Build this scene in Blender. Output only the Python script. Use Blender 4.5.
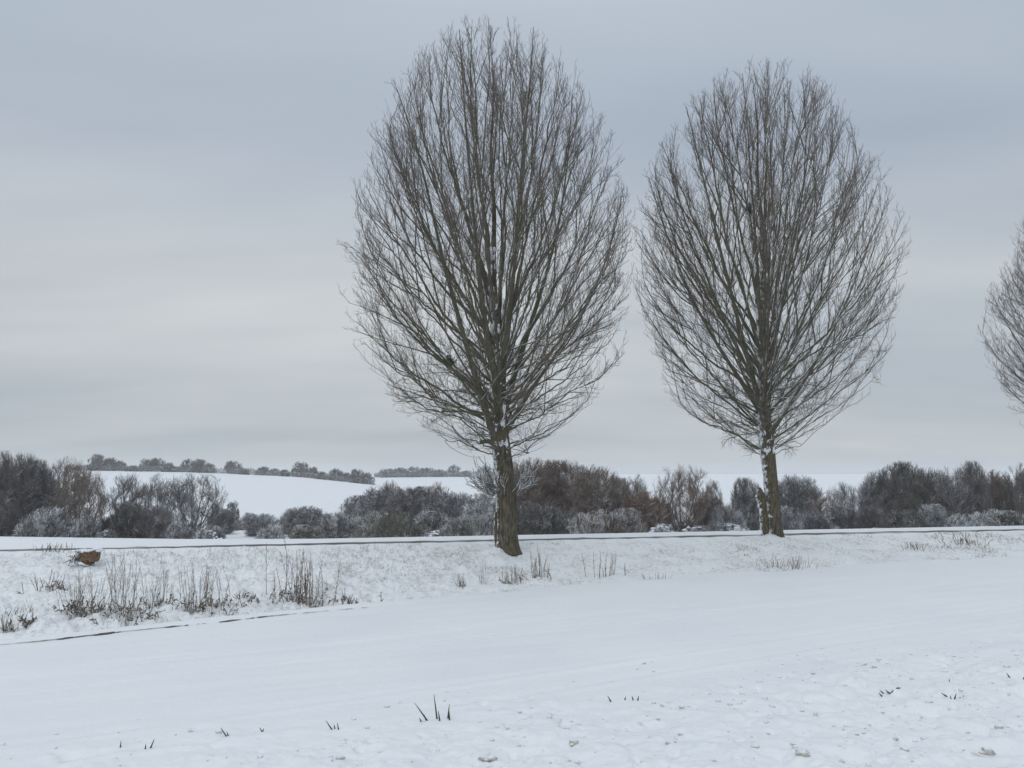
import bpy, math, random
import numpy as np
from mathutils import Vector

# ------------------------------------------------------------------ scene, camera, world, sun, exposure
scn = bpy.context.scene
for o in list(bpy.data.objects): bpy.data.objects.remove(o)
C = scn.collection
FPX, PITCH, CAMZ = 850.0, math.radians(6.311), 2.6
cam_d = bpy.data.cameras.new('camera'); cam = bpy.data.objects.new('camera', cam_d); C.objects.link(cam)
cam_d.sensor_width = 36.0; cam_d.lens = 36.0 * FPX / 1024.0
cam_d.clip_start = 0.1; cam_d.clip_end = 12000
cam.location = (0, 0, CAMZ); cam.rotation_euler = (math.pi/2 + PITCH, 0, 0)
scn.camera = cam
scn.view_settings.view_transform = 'Standard'; scn.view_settings.look = 'None'
scn.view_settings.exposure = 0.0; scn.view_settings.gamma = 1.0
scn.view_settings.use_curve_mapping = False
scn.cycles.volume_bounces = 1
SUN_EL, SUN_AZ = math.radians(28), math.radians(200)

def nd(nt, t, **kw):
    n = nt.nodes.new(t)
    for k, v in kw.items(): setattr(n, k, v)
    return n
def lk(nt, a, b): nt.links.new(a, b)
def mathn(nt, op, a, b=None, c=None, clamp=False):
    n = nd(nt, 'ShaderNodeMath', operation=op); n.use_clamp = clamp
    for i, v in enumerate((a, b, c)):
        if v is None: continue
        if isinstance(v, (int, float)): n.inputs[i].default_value = v
        else: lk(nt, v, n.inputs[i])
    return n.outputs[0]
def ramp(nt, fac, stops, interp='LINEAR'):
    n = nd(nt, 'ShaderNodeValToRGB'); n.color_ramp.interpolation = interp
    e = n.color_ramp.elements
    while len(e) > 1: e.remove(e[-1])
    e[0].position = stops[0][0]; e[0].color = tuple(stops[0][1]) + (1,)
    for p, c in stops[1:]:
        q = e.new(p); q.color = tuple(c) + (1,)
    lk(nt, fac, n.inputs[0]); return n.outputs[0]
def mixc(nt, f, a, b, mode='MIX'):
    n = nd(nt, 'ShaderNodeMix', data_type='RGBA', blend_type=mode)
    if isinstance(f, (int, float)): n.inputs[0].default_value = f
    else: lk(nt, f, n.inputs[0])
    for i, v in ((6, a), (7, b)):
        if isinstance(v, (tuple, list)): n.inputs[i].default_value = tuple(v)[:3] + (1,)
        else: lk(nt, v, n.inputs[i])
    return n.outputs[2]

world = bpy.data.worlds.new('World'); scn.world = world; world.use_nodes = True
wt = world.node_tree; wt.nodes.clear()
out = nd(wt, 'ShaderNodeOutputWorld'); bg = nd(wt, 'ShaderNodeBackground'); lk(wt, bg.outputs[0], out.inputs[0])
bg.inputs[1].default_value = 0.1
sky = nd(wt, 'ShaderNodeTexSky', sky_type='NISHITA'); sky.sun_disc = False
sky.sun_elevation = SUN_EL; sky.sun_rotation = SUN_AZ
tc = nd(wt, 'ShaderNodeTexCoord'); sep = nd(wt, 'ShaderNodeSeparateXYZ'); lk(wt, tc.outputs['Generated'], sep.inputs[0])
zc = mathn(wt, 'MAXIMUM', sep.outputs[2], 0.0)
den = mathn(wt, 'ADD', zc, 0.16)
cx_ = mathn(wt, 'DIVIDE', sep.outputs[0], den); cy_ = mathn(wt, 'DIVIDE', sep.outputs[1], den)
comb = nd(wt, 'ShaderNodeCombineXYZ'); lk(wt, cx_, comb.inputs[0]); lk(wt, cy_, comb.inputs[1])
def wnoise(scale, detail, rough, off, sx=1.0, sy=1.0):
    m = nd(wt, 'ShaderNodeMapping'); m.inputs['Location'].default_value = off; m.inputs['Scale'].default_value = (sx, sy, 1)
    lk(wt, comb.outputs[0], m.inputs[0])
    n = nd(wt, 'ShaderNodeTexNoise'); n.inputs['Scale'].default_value = scale; n.inputs['Detail'].default_value = detail
    n.inputs['Roughness'].default_value = rough; lk(wt, m.outputs[0], n.inputs['Vector']); return n.outputs[0]
# overcast dome: brighter towards the zenith, a paler belt low down, soft stratus variation
base = ramp(wt, zc, [(0.0, (0.44, 0.475, 0.505)), (0.06, (0.475, 0.51, 0.545)), (0.14, (0.55, 0.58, 0.605)),
                     (0.235, (0.545, 0.58, 0.612)), (0.29, (0.505, 0.548, 0.60)), (0.36, (0.435, 0.49, 0.568)), (0.5, (0.49, 0.55, 0.63)), (0.62, (0.78, 0.82, 0.87)), (1.0, (1.02, 1.06, 1.11))])
n1 = wnoise(0.55, 3, 0.5, (3.1, 1.7, 0), 0.8, 1.5)
n2 = wnoise(1.6, 4, 0.5, (7.3, 5.2, 0), 0.5, 1.6)
cl = ramp(wt, n1, [(0.3, (0.83, 0.86, 0.90)), (0.7, (1.15, 1.125, 1.09))])
cl2 = ramp(wt, n2, [(0.3, (0.955, 0.96, 0.97)), (0.7, (1.045, 1.04, 1.03))])
col = mixc(wt, 1.0, mixc(wt, 1.0, base, cl, 'MULTIPLY'), cl2, 'MULTIPLY')
ten = mixc(wt, 1.0, col, (10, 10, 10), 'MULTIPLY')
lk(wt, mixc(wt, 0.94, sky.outputs[0], ten), bg.inputs[0])

sd = bpy.data.lights.new('sun', 'SUN'); sd.energy = 0.5; sd.angle = math.radians(20); sd.color = (1.0, 0.97, 0.93)
sun = bpy.data.objects.new('sun', sd); C.objects.link(sun)
sdir = Vector((math.sin(SUN_AZ)*math.cos(SUN_EL), math.cos(SUN_AZ)*math.cos(SUN_EL), math.sin(SUN_EL)))
sun.rotation_euler = sdir.to_track_quat('Z', 'Y').to_euler()

# ------------------------------------------------------------------ helpers
def unproj(px, py, y):
    u = (px-512)/FPX; v = (384-py)/FPX
    wy = math.cos(PITCH) - v*math.sin(PITCH); wz = math.sin(PITCH) + v*math.cos(PITCH)
    s = y/wy
    return np.array([u*s, y, CAMZ + wz*s])
def zrow(row, y): return CAMZ + np.tan(PITCH + np.arctan((384-np.asarray(row, float))/FPX))*y

def vnoise(x, y, seed=0):
    xi = np.floor(x).astype(np.int64); yi = np.floor(y).astype(np.int64)
    fx = x-xi; fy = y-yi; fx = fx*fx*(3-2*fx); fy = fy*fy*(3-2*fy)
    def h(a, b):
        n = (a*374761393 + b*668265263 + seed*1442695041) & 0xffffffff
        n = ((n ^ (n >> 13))*1274126177) & 0xffffffff
        n = n ^ (n >> 16)
        return (n & 0xffff)/65535.0
    return (h(xi, yi)*(1-fx)+h(xi+1, yi)*fx)*(1-fy) + (h(xi, yi+1)*(1-fx)+h(xi+1, yi+1)*fx)*fy
def fbm(x, y, oct=4, seed=0, rough=0.5):
    s = 0; a = 1; t = 0
    for i in range(oct):
        s = s + a*vnoise(x*2**i + 17.3*i, y*2**i + 9.1*i, seed+i); t += a; a *= rough
    return s/t - 0.5
def sst(a, b, x):
    t = np.clip((x-a)/(b-a), 0, 1); return t*t*(3-2*t)

EX = [-60, -30, -11, -4.65, 4.7, 19.3, 60, 120]; EY = [6, 10.5, 18.4, 22.7, 27.2, 32.2, 45, 62]
ROADW = 2.7
def edge_y(x): return np.interp(x, EX, EY)
def road_y(x): return 32.9 + 0.28*x          # centre line 1.2 beyond
def rough_edge(x): return 12.6 + 0.42*x      # where the smooth field turns to rough snow
# far terrain: ground heights at given distances for bearings
PXA = [-200, 0, 90, 200, 300, 370, 430, 500, 620, 760, 1024, 1300]
H300 = zrow([470, 469, 470, 472, 476.5, 484, 492, 497, 499, 500, 500, 500], 300)
H460 = zrow([474, 474, 475, 477, 478, 477.5, 476.5, 476, 484, 489, 489, 489], 460)
H900 = zrow([474]*12, 900)
TA = (np.array(PXA)-512)/845.0
def terrain(x, y, detail=True):
    x = np.asarray(x, float); y = np.asarray(y, float)
    zf = np.clip(-0.62 + 0.018*x, -1.3, 0.2)
    ye = edge_y(x); yr = road_y(x)
    s = sst(0, 1, (y-ye)/(yr-0.3-ye))
    z = zf*(1-s) + 0.15*s
    left = 1 - sst(-6, 4, x)
    ss = (y-ye)
    z = z - 0.22*left*np.exp(-((ss-0.9)/0.7)**2) + 0.05*left*np.exp(-((ss+0.4)/0.25)**2)
    # lips either side of the lane
    dr = y-yr
    z = z + 0.085*np.exp(-((dr+0.25)/0.28)**2)
    far = sst(ROADW-0.2, ROADW+0.35, dr)
    lm = np.interp(x, [-40, -20, -13, -8, 40], [0.42, 0.34, 0.09, 0.0, 0.0])
    z = z + far*0.025 + lm*sst(ROADW, ROADW+2.5, dr)
    for bx, by, bh in ((-0.55, 29.75, 0.30), (10.35, 34.7, 0.22), (0.35, 30.3, 0.10)):
        z = z + bh*np.exp(-(((x-bx)/0.42)**2+((y-by)/0.5)**2))
    # fall away behind the lane
    d1 = sst(ROADW+0.3, ROADW+20, dr)
    z = z*(1-d1) + (-2.3)*d1
    z = z - 0.6*sst(62, 100, y) - 0.7*sst(95, 130, y)
    t = np.where(y > 1, x/np.maximum(y, 1), 0)
    h3 = np.interp(t, TA, H300); h4 = np.interp(t, TA, H460); h9 = np.interp(t, TA, H900)
    k = np.clip((y-130)/170, 0, 1); zz = z*(1-k) + h3*k
    k = np.clip((y-300)/160, 0, 1); zz = zz*(1-k) + h4*k
    k = np.clip((y-460)/440, 0, 1); zz = zz*(1-k) + h9*k
    zz = zz - np.clip((y-900)/3000, 0, 3)*14
    z = zz
    if detail:
        onroad = sst(-0.15, 0.05, dr)*(1-sst(ROADW-0.1, ROADW+0.2, dr))
        bank = sst(-0.3, 0.8, ss)*(1-sst(-1.0, -0.3, dr))
        beyond = sst(ROADW+2, ROADW+9, dr)
        a = fbm(x*1.1, y*1.1, 4, 3)
        z = z + bank*(0.26*a + 0.30*fbm(x*3.2, y*3.2, 4, 8, 0.65)*(0.6+0.9*left))*(1-onroad)
        # smooth field: long faint drill lines running with the field edge
        field = 1-sst(-0.6, 0.2, ss)
        u = (y - 0.36*x)
        for off, am in ((19.4, 1.0), (17.9, 0.8), (24.3, 0.7), (14.2, 0.6), (12.9, 0.5)):   # old wheel lines under the snow
            dl = (y-off-0.52*x)+0.4*fbm(x*0.3, x*0+off, 2, 7); z = z + field*am*0.045*np.clip(fbm(x*0.5, x*0+off, 3, 17)*2+0.8, 0, 1)*(np.exp(-(dl/0.10)**2)-0.8*np.exp(-((dl-0.28)/0.14)**2))
        z = z + field*(0.05*fbm(x*0.25, y*0.35, 3, 21) + 0.05*fbm(x*0.18+3, u*2.0, 3, 31) + 0.006*fbm(x*1.5, y*3, 2, 77))
        rr = 1-sst(-1.6, 1.2, y-rough_edge(x) + 3.0*fbm(x*0.7, y*0.7, 3, 55))
        lump = fbm(x*2.3, y*2.3, 4, 41); lump2 = np.abs(fbm(x*6, y*6, 3, 44))
        hollows = np.clip(fbm(x*4.3, y*4.3, 2, 66)-0.20, 0, 1)
        z = z + rr*(0.20*lump + 0.07*lump2 - 0.5*hollows)
        z = z + beyond*0.25*fbm(x*0.4, y*0.4, 3, 91)*(1-sst(150, 220, y))
    return z
def gz(x, y): return float(terrain(np.array([x]), np.array([y]))[0])
def ground_at(px, py, y0=6, y1=60):
    """where the sight line through a pixel of the photo meets the ground"""
    ys = np.linspace(y0, y1, 3000); p = unproj(px, py, 1.0)
    xs = p[0]*ys; zs = CAMZ + (p[2]-CAMZ)*ys
    d = zs - terrain(xs, ys, False); i = int(np.argmax(d < 0)) if (d < 0).any() else len(ys)-1
    return float(xs[i]), float(ys[i])

def mesh_np(name, V, F, mats=(), smooth=False, midx=None):
    me = bpy.data.meshes.new(name)
    V = np.asarray(V, np.float32); F = np.asarray(F, np.int32); n = F.shape[1]
    me.vertices.add(len(V)); me.vertices.foreach_set('co', V.ravel())
    me.loops.add(F.size); me.loops.foreach_set('vertex_index', F.ravel())
    me.polygons.add(len(F)); me.polygons.foreach_set('loop_start', np.arange(0, F.size, n, dtype=np.int32))
    me.polygons.foreach_set('use_smooth', np.full(len(F), smooth))
    for m in mats: me.materials.append(m)
    if midx is not None: me.polygons.foreach_set('material_index', np.asarray(midx, np.int32))
    me.update(calc_edges=True); return me
def obj(name, me, parent=None, loc=None):
    o = bpy.data.objects.new(name, me); C.objects.link(o)
    if parent: o.parent = parent
    if loc is not None: o.location = loc
    return o
def tag(o, label=None, cat=None, group=None, kind=None):
    if label: o['label'] = label
    if cat: o['category'] = cat
    if group: o['group'] = group
    if kind: o['kind'] = kind
    return o

# ------------------------------------------------------------------ materials
def new_mat(name):
    m = bpy.data.materials.new(name); m.use_nodes = True; nt = m.node_tree
    b = nt.nodes['Principled BSDF']; b.inputs['Roughness'].default_value = 0.8
    b.inputs['Specular IOR Level'].default_value = 0.2
    return m, nt, b
def onoise(nt, scale, detail=3, rough=0.5, vec=None, coord='Object'):
    n = nd(nt, 'ShaderNodeTexNoise'); n.inputs['Scale'].default_value = scale
    n.inputs['Detail'].default_value = detail; n.inputs['Roughness'].default_value = rough
    if vec is None:
        t = nd(nt, 'ShaderNodeTexCoord'); vec = t.outputs[coord]
    lk(nt, vec, n.inputs['Vector']); return n.outputs[0]
def snow_fac(nt, direction, lo, hi, nscale, namt):
    g = nd(nt, 'ShaderNodeNewGeometry'); dt = nd(nt, 'ShaderNodeVectorMath', operation='DOT_PRODUCT')
    lk(nt, g.outputs['Normal'], dt.inputs[0]); dt.inputs[1].default_value = direction
    n = onoise(nt, nscale, 3, 0.6, g.outputs['Position'])
    v = mathn(nt, 'ADD', dt.outputs['Value'], mathn(nt, 'MULTIPLY', mathn(nt, 'SUBTRACT', n, 0.5), namt))
    mr = nd(nt, 'ShaderNodeMapRange'); mr.clamp = True
    lk(nt, v, mr.inputs[0]); mr.inputs[1].default_value = lo; mr.inputs[2].default_value = hi
    return mr.outputs[0]
SNOW = (0.80, 0.845, 0.90)
def bark_mat(name, c1, c2, lo=0.35, hi=0.6, namt=1.2, nscale=3.0, direction=(-0.45, -0.1, 0.85), bump=0.0, moss=None, tscale=6):
    m, nt, b = new_mat(name)
    f = onoise(nt, tscale, 4, 0.6)
    c = ramp(nt, f, [(0.35, c1), (0.65, c2)])
    if moss:
        f2 = onoise(nt, 1.4, 3, 0.6)
        c = mixc(nt, ramp(nt, f2, [(0.42, (0, 0, 0)), (0.62, (1, 1, 1))]), c, moss)
    s = snow_fac(nt, direction, lo, hi, nscale, namt)
    lk(nt, mixc(nt, s, c, SNOW), b.inputs['Base Color'])
    if bump:
        mp = nd(nt, 'ShaderNodeMapping'); mp.inputs['Scale'].default_value = (1, 1, 0.16)
        t = nd(nt, 'ShaderNodeTexCoord'); lk(nt, t.outputs['Object'], mp.inputs[0])
        nn = onoise(nt, 15, 5, 0.65, mp.outputs[0])
        bp = nd(nt, 'ShaderNodeBump'); bp.inputs['Strength'].default_value = 1.0; bp.inputs['Distance'].default_value = bump
        lk(nt, nn, bp.inputs['Height']); lk(nt, bp.outputs[0], b.inputs['Normal'])
        dk = ramp(nt, nn, [(0.38, (0.45, 0.45, 0.45)), (0.6, (1.15, 1.15, 1.15))])
        c3 = mixc(nt, 1.0, c, dk, 'MULTIPLY')
        lk(nt, mixc(nt, s, c3, SNOW), b.inputs['Base Color'])
    return m

def snow_ground_mat():
    m, nt, b = new_mat('snow_ground')
    g = nd(nt, 'ShaderNodeNewGeometry'); pos = g.outputs['Position']
    big = onoise(nt, 0.35, 3, 0.5, pos)
    c = ramp(nt, big, [(0.3, (0.77, 0.81, 0.845)), (0.7, (0.81, 0.845, 0.87))])
    a = nd(nt, 'ShaderNodeAttribute', attribute_name='bank'); bankf = a.outputs['Fac']
    a2 = nd(nt, 'ShaderNodeAttribute', attribute_name='rough'); roughf = a2.outputs['Fac']
    # grass and leaf litter showing through thin snow on the bank
    mp = nd(nt, 'ShaderNodeMapping'); mp.inputs['Scale'].default_value = (1, 1.0, 2.0); lk(nt, pos, mp.inputs[0])
    g1 = onoise(nt, 7.5, 6, 0.72, mp.outputs[0]); g2 = onoise(nt, 0.9, 3, 0.6, pos)
    gs = mathn(nt, 'ADD', g1, mathn(nt, 'MULTIPLY', mathn(nt, 'SUBTRACT', g2, 0.5), 0.45))
    gm = ramp(nt, gs, [(0.50, (0, 0, 0)), (0.68, (1, 1, 1))])
    gm2 = mathn(nt, 'MULTIPLY', mathn(nt, 'MULTIPLY', gm, bankf), 0.6)
    gc = ramp(nt, onoise(nt, 22, 3, 0.6, pos), [(0.35, (0.17, 0.15, 0.11)), (0.65, (0.42, 0.41, 0.36))])
    c = mixc(nt, gm2, c, gc)
    # clods of earth under thin snow in the rough strip
    g3 = onoise(nt, 5.0, 5, 0.66, pos); g4 = onoise(nt, 0.8, 2, 0.5, pos)
    rs = mathn(nt, 'ADD', g3, mathn(nt, 'MULTIPLY', mathn(nt, 'SUBTRACT', g4, 0.5), 0.25))
    rm = mathn(nt, 'MULTIPLY', mathn(nt, 'MULTIPLY', ramp(nt, rs, [(0.62, (0, 0, 0)), (0.76, (1, 1, 1))]), roughf), 0.6)
    c = mixc(nt, rm, c, (0.36, 0.34, 0.31))
    # tiny dark specks
    vo = nd(nt, 'ShaderNodeTexVoronoi'); vo.inputs['Scale'].default_value = 2.6; vo.feature = 'F1'; lk(nt, pos, vo.inputs['Vector'])
    sp = ramp(nt, vo.outputs['Distance'], [(0.022, (1, 1, 1)), (0.055, (0, 0, 0))])
    pick = ramp(nt, onoise(nt, 3.1, 1, 0.5, pos), [(0.56, (0, 0, 0)), (0.6, (1, 1, 1))])
    spf = mathn(nt, 'MULTIPLY', mathn(nt, 'MULTIPLY', sp, pick), 0.7)
    c = mixc(nt, spf, c, (0.16, 0.14, 0.12))
    lk(nt, c, b.inputs['Base Color'])
    b.inputs['Roughness'].default_value = 0.65
    n = onoise(nt, 30, 4, 0.6, pos); n_b = onoise(nt, 7, 3, 0.5, pos)
    hh = mathn(nt, 'ADD', mathn(nt, 'MULTIPLY', n, 0.4), n_b)
    bp = nd(nt, 'ShaderNodeBump'); bp.inputs['Strength'].default_value = 0.5; bp.inputs['Distance'].default_value = 0.03
    lk(nt, hh, bp.inputs['Height']); lk(nt, bp.outputs[0], b.inputs['Normal'])
    return m
M = {}
M['ground'] = snow_ground_mat()
M['bark'] = bark_mat('poplar_bark', (0.07, 0.062, 0.045), (0.15, 0.13, 0.095), lo=0.60, hi=1.0, namt=2.2, nscale=7, direction=(-0.95, 0.0, 0.3), bump=0.05, moss=(0.105, 0.092, 0.056))
M['limb'] = bark_mat('limb_bark', (0.075, 0.070, 0.052), (0.14, 0.128, 0.092), lo=0.60, hi=0.75, namt=1.3, nscale=2.5, direction=(-0.75, -0.1, 0.62), moss=(0.085, 0.085, 0.05))
M['twig'] = bark_mat('twig_bark', (0.09, 0.078, 0.065), (0.17, 0.145, 0.12), lo=0.8, hi=1.1, namt=0.9, direction=(-0.4, 0, 0.9))
M['snowy'] = bark_mat('snowy_twig_bark', (0.06, 0.052, 0.044), (0.10, 0.09, 0.07), lo=-0.1, hi=0.4, namt=1.0)
PAL = {'brown': ((0.13, 0.103, 0.085), (0.22, 0.178, 0.148)), 'red': ((0.14, 0.10, 0.08), (0.25, 0.185, 0.145)),
       'grey': ((0.11, 0.108, 0.11), (0.20, 0.19, 0.19)), 'purple': ((0.10, 0.092, 0.10), (0.18, 0.165, 0.17)),
       'dark': ((0.088, 0.085, 0.083), (0.165, 0.158, 0.15)), 'olive': ((0.09, 0.092, 0.072), (0.18, 0.178, 0.145))}
def veg(colour, snow):
    k = 'veg_%s_%d' % (colour, snow)
    if k not in M:
        lo, hi, na = [(0.66, 1.1, 1.3), (0.38, 0.85, 1.6), (0.08, 0.55, 1.8), (-0.25, 0.3, 1.6)][snow]
        M[k] = bark_mat('%s_twigs_snow_%d' % (colour, snow), PAL[colour][0], PAL[colour][1], lo=lo, hi=hi, namt=na, nscale=1.3, direction=(-0.25, -0.1, 0.95), tscale=1.2)
    return M[k]
m, nt, b = new_mat('snow_clump'); b.inputs['Base Color'].default_value = SNOW + (1,); b.inputs['Roughness'].default_value = 0.65; M['snow'] = m
def asphalt():
    m, nt, b = new_mat('wet_asphalt')
    g = nd(nt, 'ShaderNodeNewGeometry'); pos = g.outputs['Position']
    mp = nd(nt, 'ShaderNodeMapping'); mp.inputs['Rotation'].default_value = (0, 0, -math.atan(0.28)); mp.inputs['Scale'].default_value = (0.25, 1.6, 1); lk(nt, pos, mp.inputs[0])
    f = onoise(nt, 1.0, 5, 0.6, mp.outputs[0])
    c = ramp(nt, f, [(0.40, (0.085, 0.08, 0.073)), (0.54, (0.16, 0.152, 0.14)), (0.64, (0.55, 0.57, 0.59))])
    lk(nt, c, b.inputs['Base Color']); b.inputs['Roughness'].default_value = 0.75
    return m
M['road'] = asphalt()
m, nt, b = new_mat('bare_earth'); f = onoise(nt, 9, 4, 0.6); lk(nt, ramp(nt, f, [(0.35, (0.05, 0.045, 0.035)), (0.65, (0.16, 0.14, 0.11))]), b.inputs['Base Color']); M['earth'] = m
m, nt, b = new_mat('dry_stalk'); f = onoise(nt, 3, 3, 0.6); lk(nt, ramp(nt, f, [(0.35, (0.11, 0.095, 0.075)), (0.65, (0.27, 0.235, 0.185))]), b.inputs['Base Color']); M['stalk'] = m
m, nt, b = new_mat('dead_weed'); f = onoise(nt, 8, 3, 0.6); c = ramp(nt, f, [(0.35, (0.09, 0.075, 0.058)), (0.65, (0.20, 0.165, 0.125))])
s = snow_fac(nt, (0, 0, 1), 0.4, 0.8, 9, 1.2); lk(nt, mixc(nt, s, c, SNOW), b.inputs['Base Color']); M['weed'] = m
m, nt, b = new_mat('green_blade'); b.inputs['Base Color'].default_value = (0.05, 0.058, 0.04, 1); M['blade'] = m
m, nt, b = new_mat('mistletoe_leaf'); b.inputs['Base Color'].default_value = (0.04, 0.052, 0.022, 1); M['mistletoe'] = m
def cutwood():
    m, nt, b = new_mat('cut_wood')
    f = onoise(nt, 14, 4, 0.6); c = ramp(nt, f, [(0.35, (0.07, 0.043, 0.028)), (0.65, (0.22, 0.135, 0.08))])
    lk(nt, c, b.inputs['Base Color']); return m
M['wood'] = cutwood()

# ------------------------------------------------------------------ setting: snow-covered ground, lane
def build_ground():
    A = 15.0
    tc_ = np.linspace(-0.72, 0.72, 1250); k = 1250
    ext = 0.72 + (np.linspace(0.03, 1, 34)**1.8)*2.6
    t = np.concatenate([-ext[::-1], tc_, ext])
    # rows: even in picture height over the near part, then stretching
    y = []
    r = 790.0
    while r > 528:
        yy = 3.2/ -math.tan(PITCH+math.atan((384-r)/FPX)); y.append(yy); r -= 0.75 if r < 640 else 1.0
    near = np.array(y)
    pre = np.concatenate([np.linspace(-14, 2, 12), np.linspace(3, near[0]-0.1, 30)])
    y2 = near[-1] + np.cumsum(np.linspace(0.4, 1.5, 60)); y3 = y2[-1]*np.geomspace(1.02, 2200/y2[-1], 110)
    y = np.concatenate([pre, near, y2, y3])
    T, Y = np.meshgrid(t, y); X = T*(Y+A); Z = terrain(X, Y)
    ny, nx = X.shape
    V = np.stack([X, Y, Z], -1).reshape(-1, 3)
    i = np.arange(ny-1)[:, None]*nx + np.arange(nx-1)[None, :]
    F = np.stack([i, i+1, i+nx+1, i+nx], -1).reshape(-1, 4)
    me = mesh_np('ground', V, F, [M['ground']], True)
    ss = Y-edge_y(X); dr = Y-road_y(X)
    bank = sst(-0.2, 0.9, ss)*(1-sst(-0.9, -0.2, dr)) + 0.5*sst(ROADW+0.4, ROADW+3, dr)*(1-sst(70, 120, Y))
    rough = 1-sst(-1.6, 1.2, Y-rough_edge(X)+3.0*fbm(X*0.7, Y*0.7, 3, 55))
    for nme, arr in (('bank', bank), ('rough', rough)):
        at = me.attributes.new(nme, 'FLOAT', 'POINT'); at.data.foreach_set('value', arr.astype(np.float32).ravel())
    tag(obj('ground', me), kind='structure')
build_ground()
def ribbon(name, xs, ylo, yhi, zoff, mat, kind='structure', nseg=6):
    V = []; 
    for j in range(nseg+1):
        f = j/nseg; yy = ylo*(1-f)+yhi*f
        V.append(np.stack([xs, yy, terrain(xs, yy, True)+zoff], -1))
    V = np.stack(V, 0); n, mN = V.shape[:2]
    i = np.arange(n-1)[:, None]*mN + np.arange(mN-1)[None, :]
    F = np.stack([i, i+1, i+mN+1, i+mN], -1).reshape(-1, 4)
    return tag(obj(name, mesh_np(name, V.reshape(-1, 3), F, [mat], True)), kind=kind)
xs = np.linspace(-70, 95, 700)
wob = 0.5*fbm(xs*0.8, xs*0, 5, 12, 0.65)
ribbon('road', xs, road_y(xs)+0.02+wob, road_y(xs)+ROADW-1.05+wob*2.5, 0.012, M['road'], nseg=10)
# thin dark runnel along the field edge (left)
def runnel():
    xs = np.linspace(-16, -3.6, 420); w = np.clip(0.10+1.3*fbm(xs*3.6, xs*0, 5, 5, 0.7), 0, 0.30)
    w = w*np.interp(xs, [-16, -12, -7.5, -6.5, -3.6], [1, 0.9, 0.9, 0.45, 0.3]); w = np.maximum(w, np.interp(xs, [-13, -9.5, -7.6, -7.4], [0.13, 0.12, 0.09, 0])*(0.6+1.2*fbm(xs*9, xs*0, 3, 6)))
    yc = edge_y(xs)-0.95+0.22*fbm(xs*0.9, xs*0, 3, 9)
    ribbon('ditch', xs, yc-w/2, yc+w/2, 0.015, M['earth'], nseg=4)
runnel()

# ------------------------------------------------------------------ branching generator (vectorised)
def nrm(v): return v/np.maximum(np.linalg.norm(v, axis=-1, keepdims=True), 1e-9)
def grow(P, D, L, K, trop, wob, rng):
    N = len(P); pts = np.zeros((N, K+1, 3)); pts[:, 0] = P; d = nrm(D.copy()); step = (np.asarray(L)/K)[:, None]
    trop = np.broadcast_to(np.asarray(trop, float), (N,))
    for i in range(K):
        d = d + rng.normal(0, wob, (N, 3)); d[:, 2] += trop/K; d = nrm(d)
        pts[:, i+1] = pts[:, i] + d*step
    return pts
def tubes(pts, r0, r1, sides, power=1.0):
    N, K1, _ = pts.shape; s = np.linspace(0, 1, K1)**power
    r = np.asarray(r0)[:, None]*(1-s) + np.asarray(r1)[:, None]*s
    T = np.empty_like(pts); T[:, 1:-1] = pts[:, 2:]-pts[:, :-2]; T[:, 0] = pts[:, 1]-pts[:, 0]; T[:, -1] = pts[:, -1]-pts[:, -2]; T = nrm(T)
    ref = np.tile(np.array([[0.31, 0.95, 0.05]]), (N, 1)); al = np.abs((T[:, 0]*nrm(ref)).sum(-1)) > 0.9; ref[al] = (1, 0.1, 0)
    n = nrm(np.cross(T, ref[:, None, :])); bb = np.cross(T, n)
    a = np.arange(sides)*2*math.pi/sides
    ring = n[:, :, None, :]*np.cos(a)[:, None] + bb[:, :, None, :]*np.sin(a)[:, None]
    V = pts[:, :, None, :] + ring*r[:, :, None, None]
    base = (np.arange(N)[:, None, None]*K1 + np.arange(K1-1)[None, :, None])*sides; j = np.arange(sides)[None, None, :]; j2 = (j+1) % sides
    F = np.stack([base+j, base+j2, base+sides+j2, base+sides+j], -1).reshape(-1, 4)
    return V.reshape(-1, 3), F
def spawn(pts, n, t0, t1, ang, rng, up=0.0, tp=1.0):
    """n children per branch: positions, directions, parameter"""
    N, K1, _ = pts.shape; idx = np.repeat(np.arange(N), n); m = len(idx)
    t = t0 + (t1-t0)*((np.tile(np.arange(n), N)+rng.random(m))/n)**tp
    f = t*(K1-1); i = np.minimum(f.astype(int), K1-2); fr = (f-i)[:, None]
    p = pts[idx, i]*(1-fr)+pts[idx, i+1]*fr; T = nrm(pts[idx, i+1]-pts[idx, i])
    q = rng.normal(size=(m, 3)); q[:, 2] += up; q = nrm(q - (q*T).sum(-1, keepdims=True)*T)
    a = np.radians(rng.uniform(ang[0], ang[1], m))[:, None]
    return p, nrm(T*np.cos(a)+q*np.sin(a)), t, idx
class Env:
    def __init__(s, z, cx, r, cy=0): s.z, s.cx, s.r, s.cy = z, cx, r, cy
    def ratio(s, p):
        z = p[..., 2]; cx = np.interp(z, s.z, s.cx); r = np.interp(z, s.z, s.r, left=0.02, right=0.02)
        return np.hypot(p[..., 0]-cx, p[..., 1]-s.cy)/np.maximum(r, 0.02)
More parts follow.
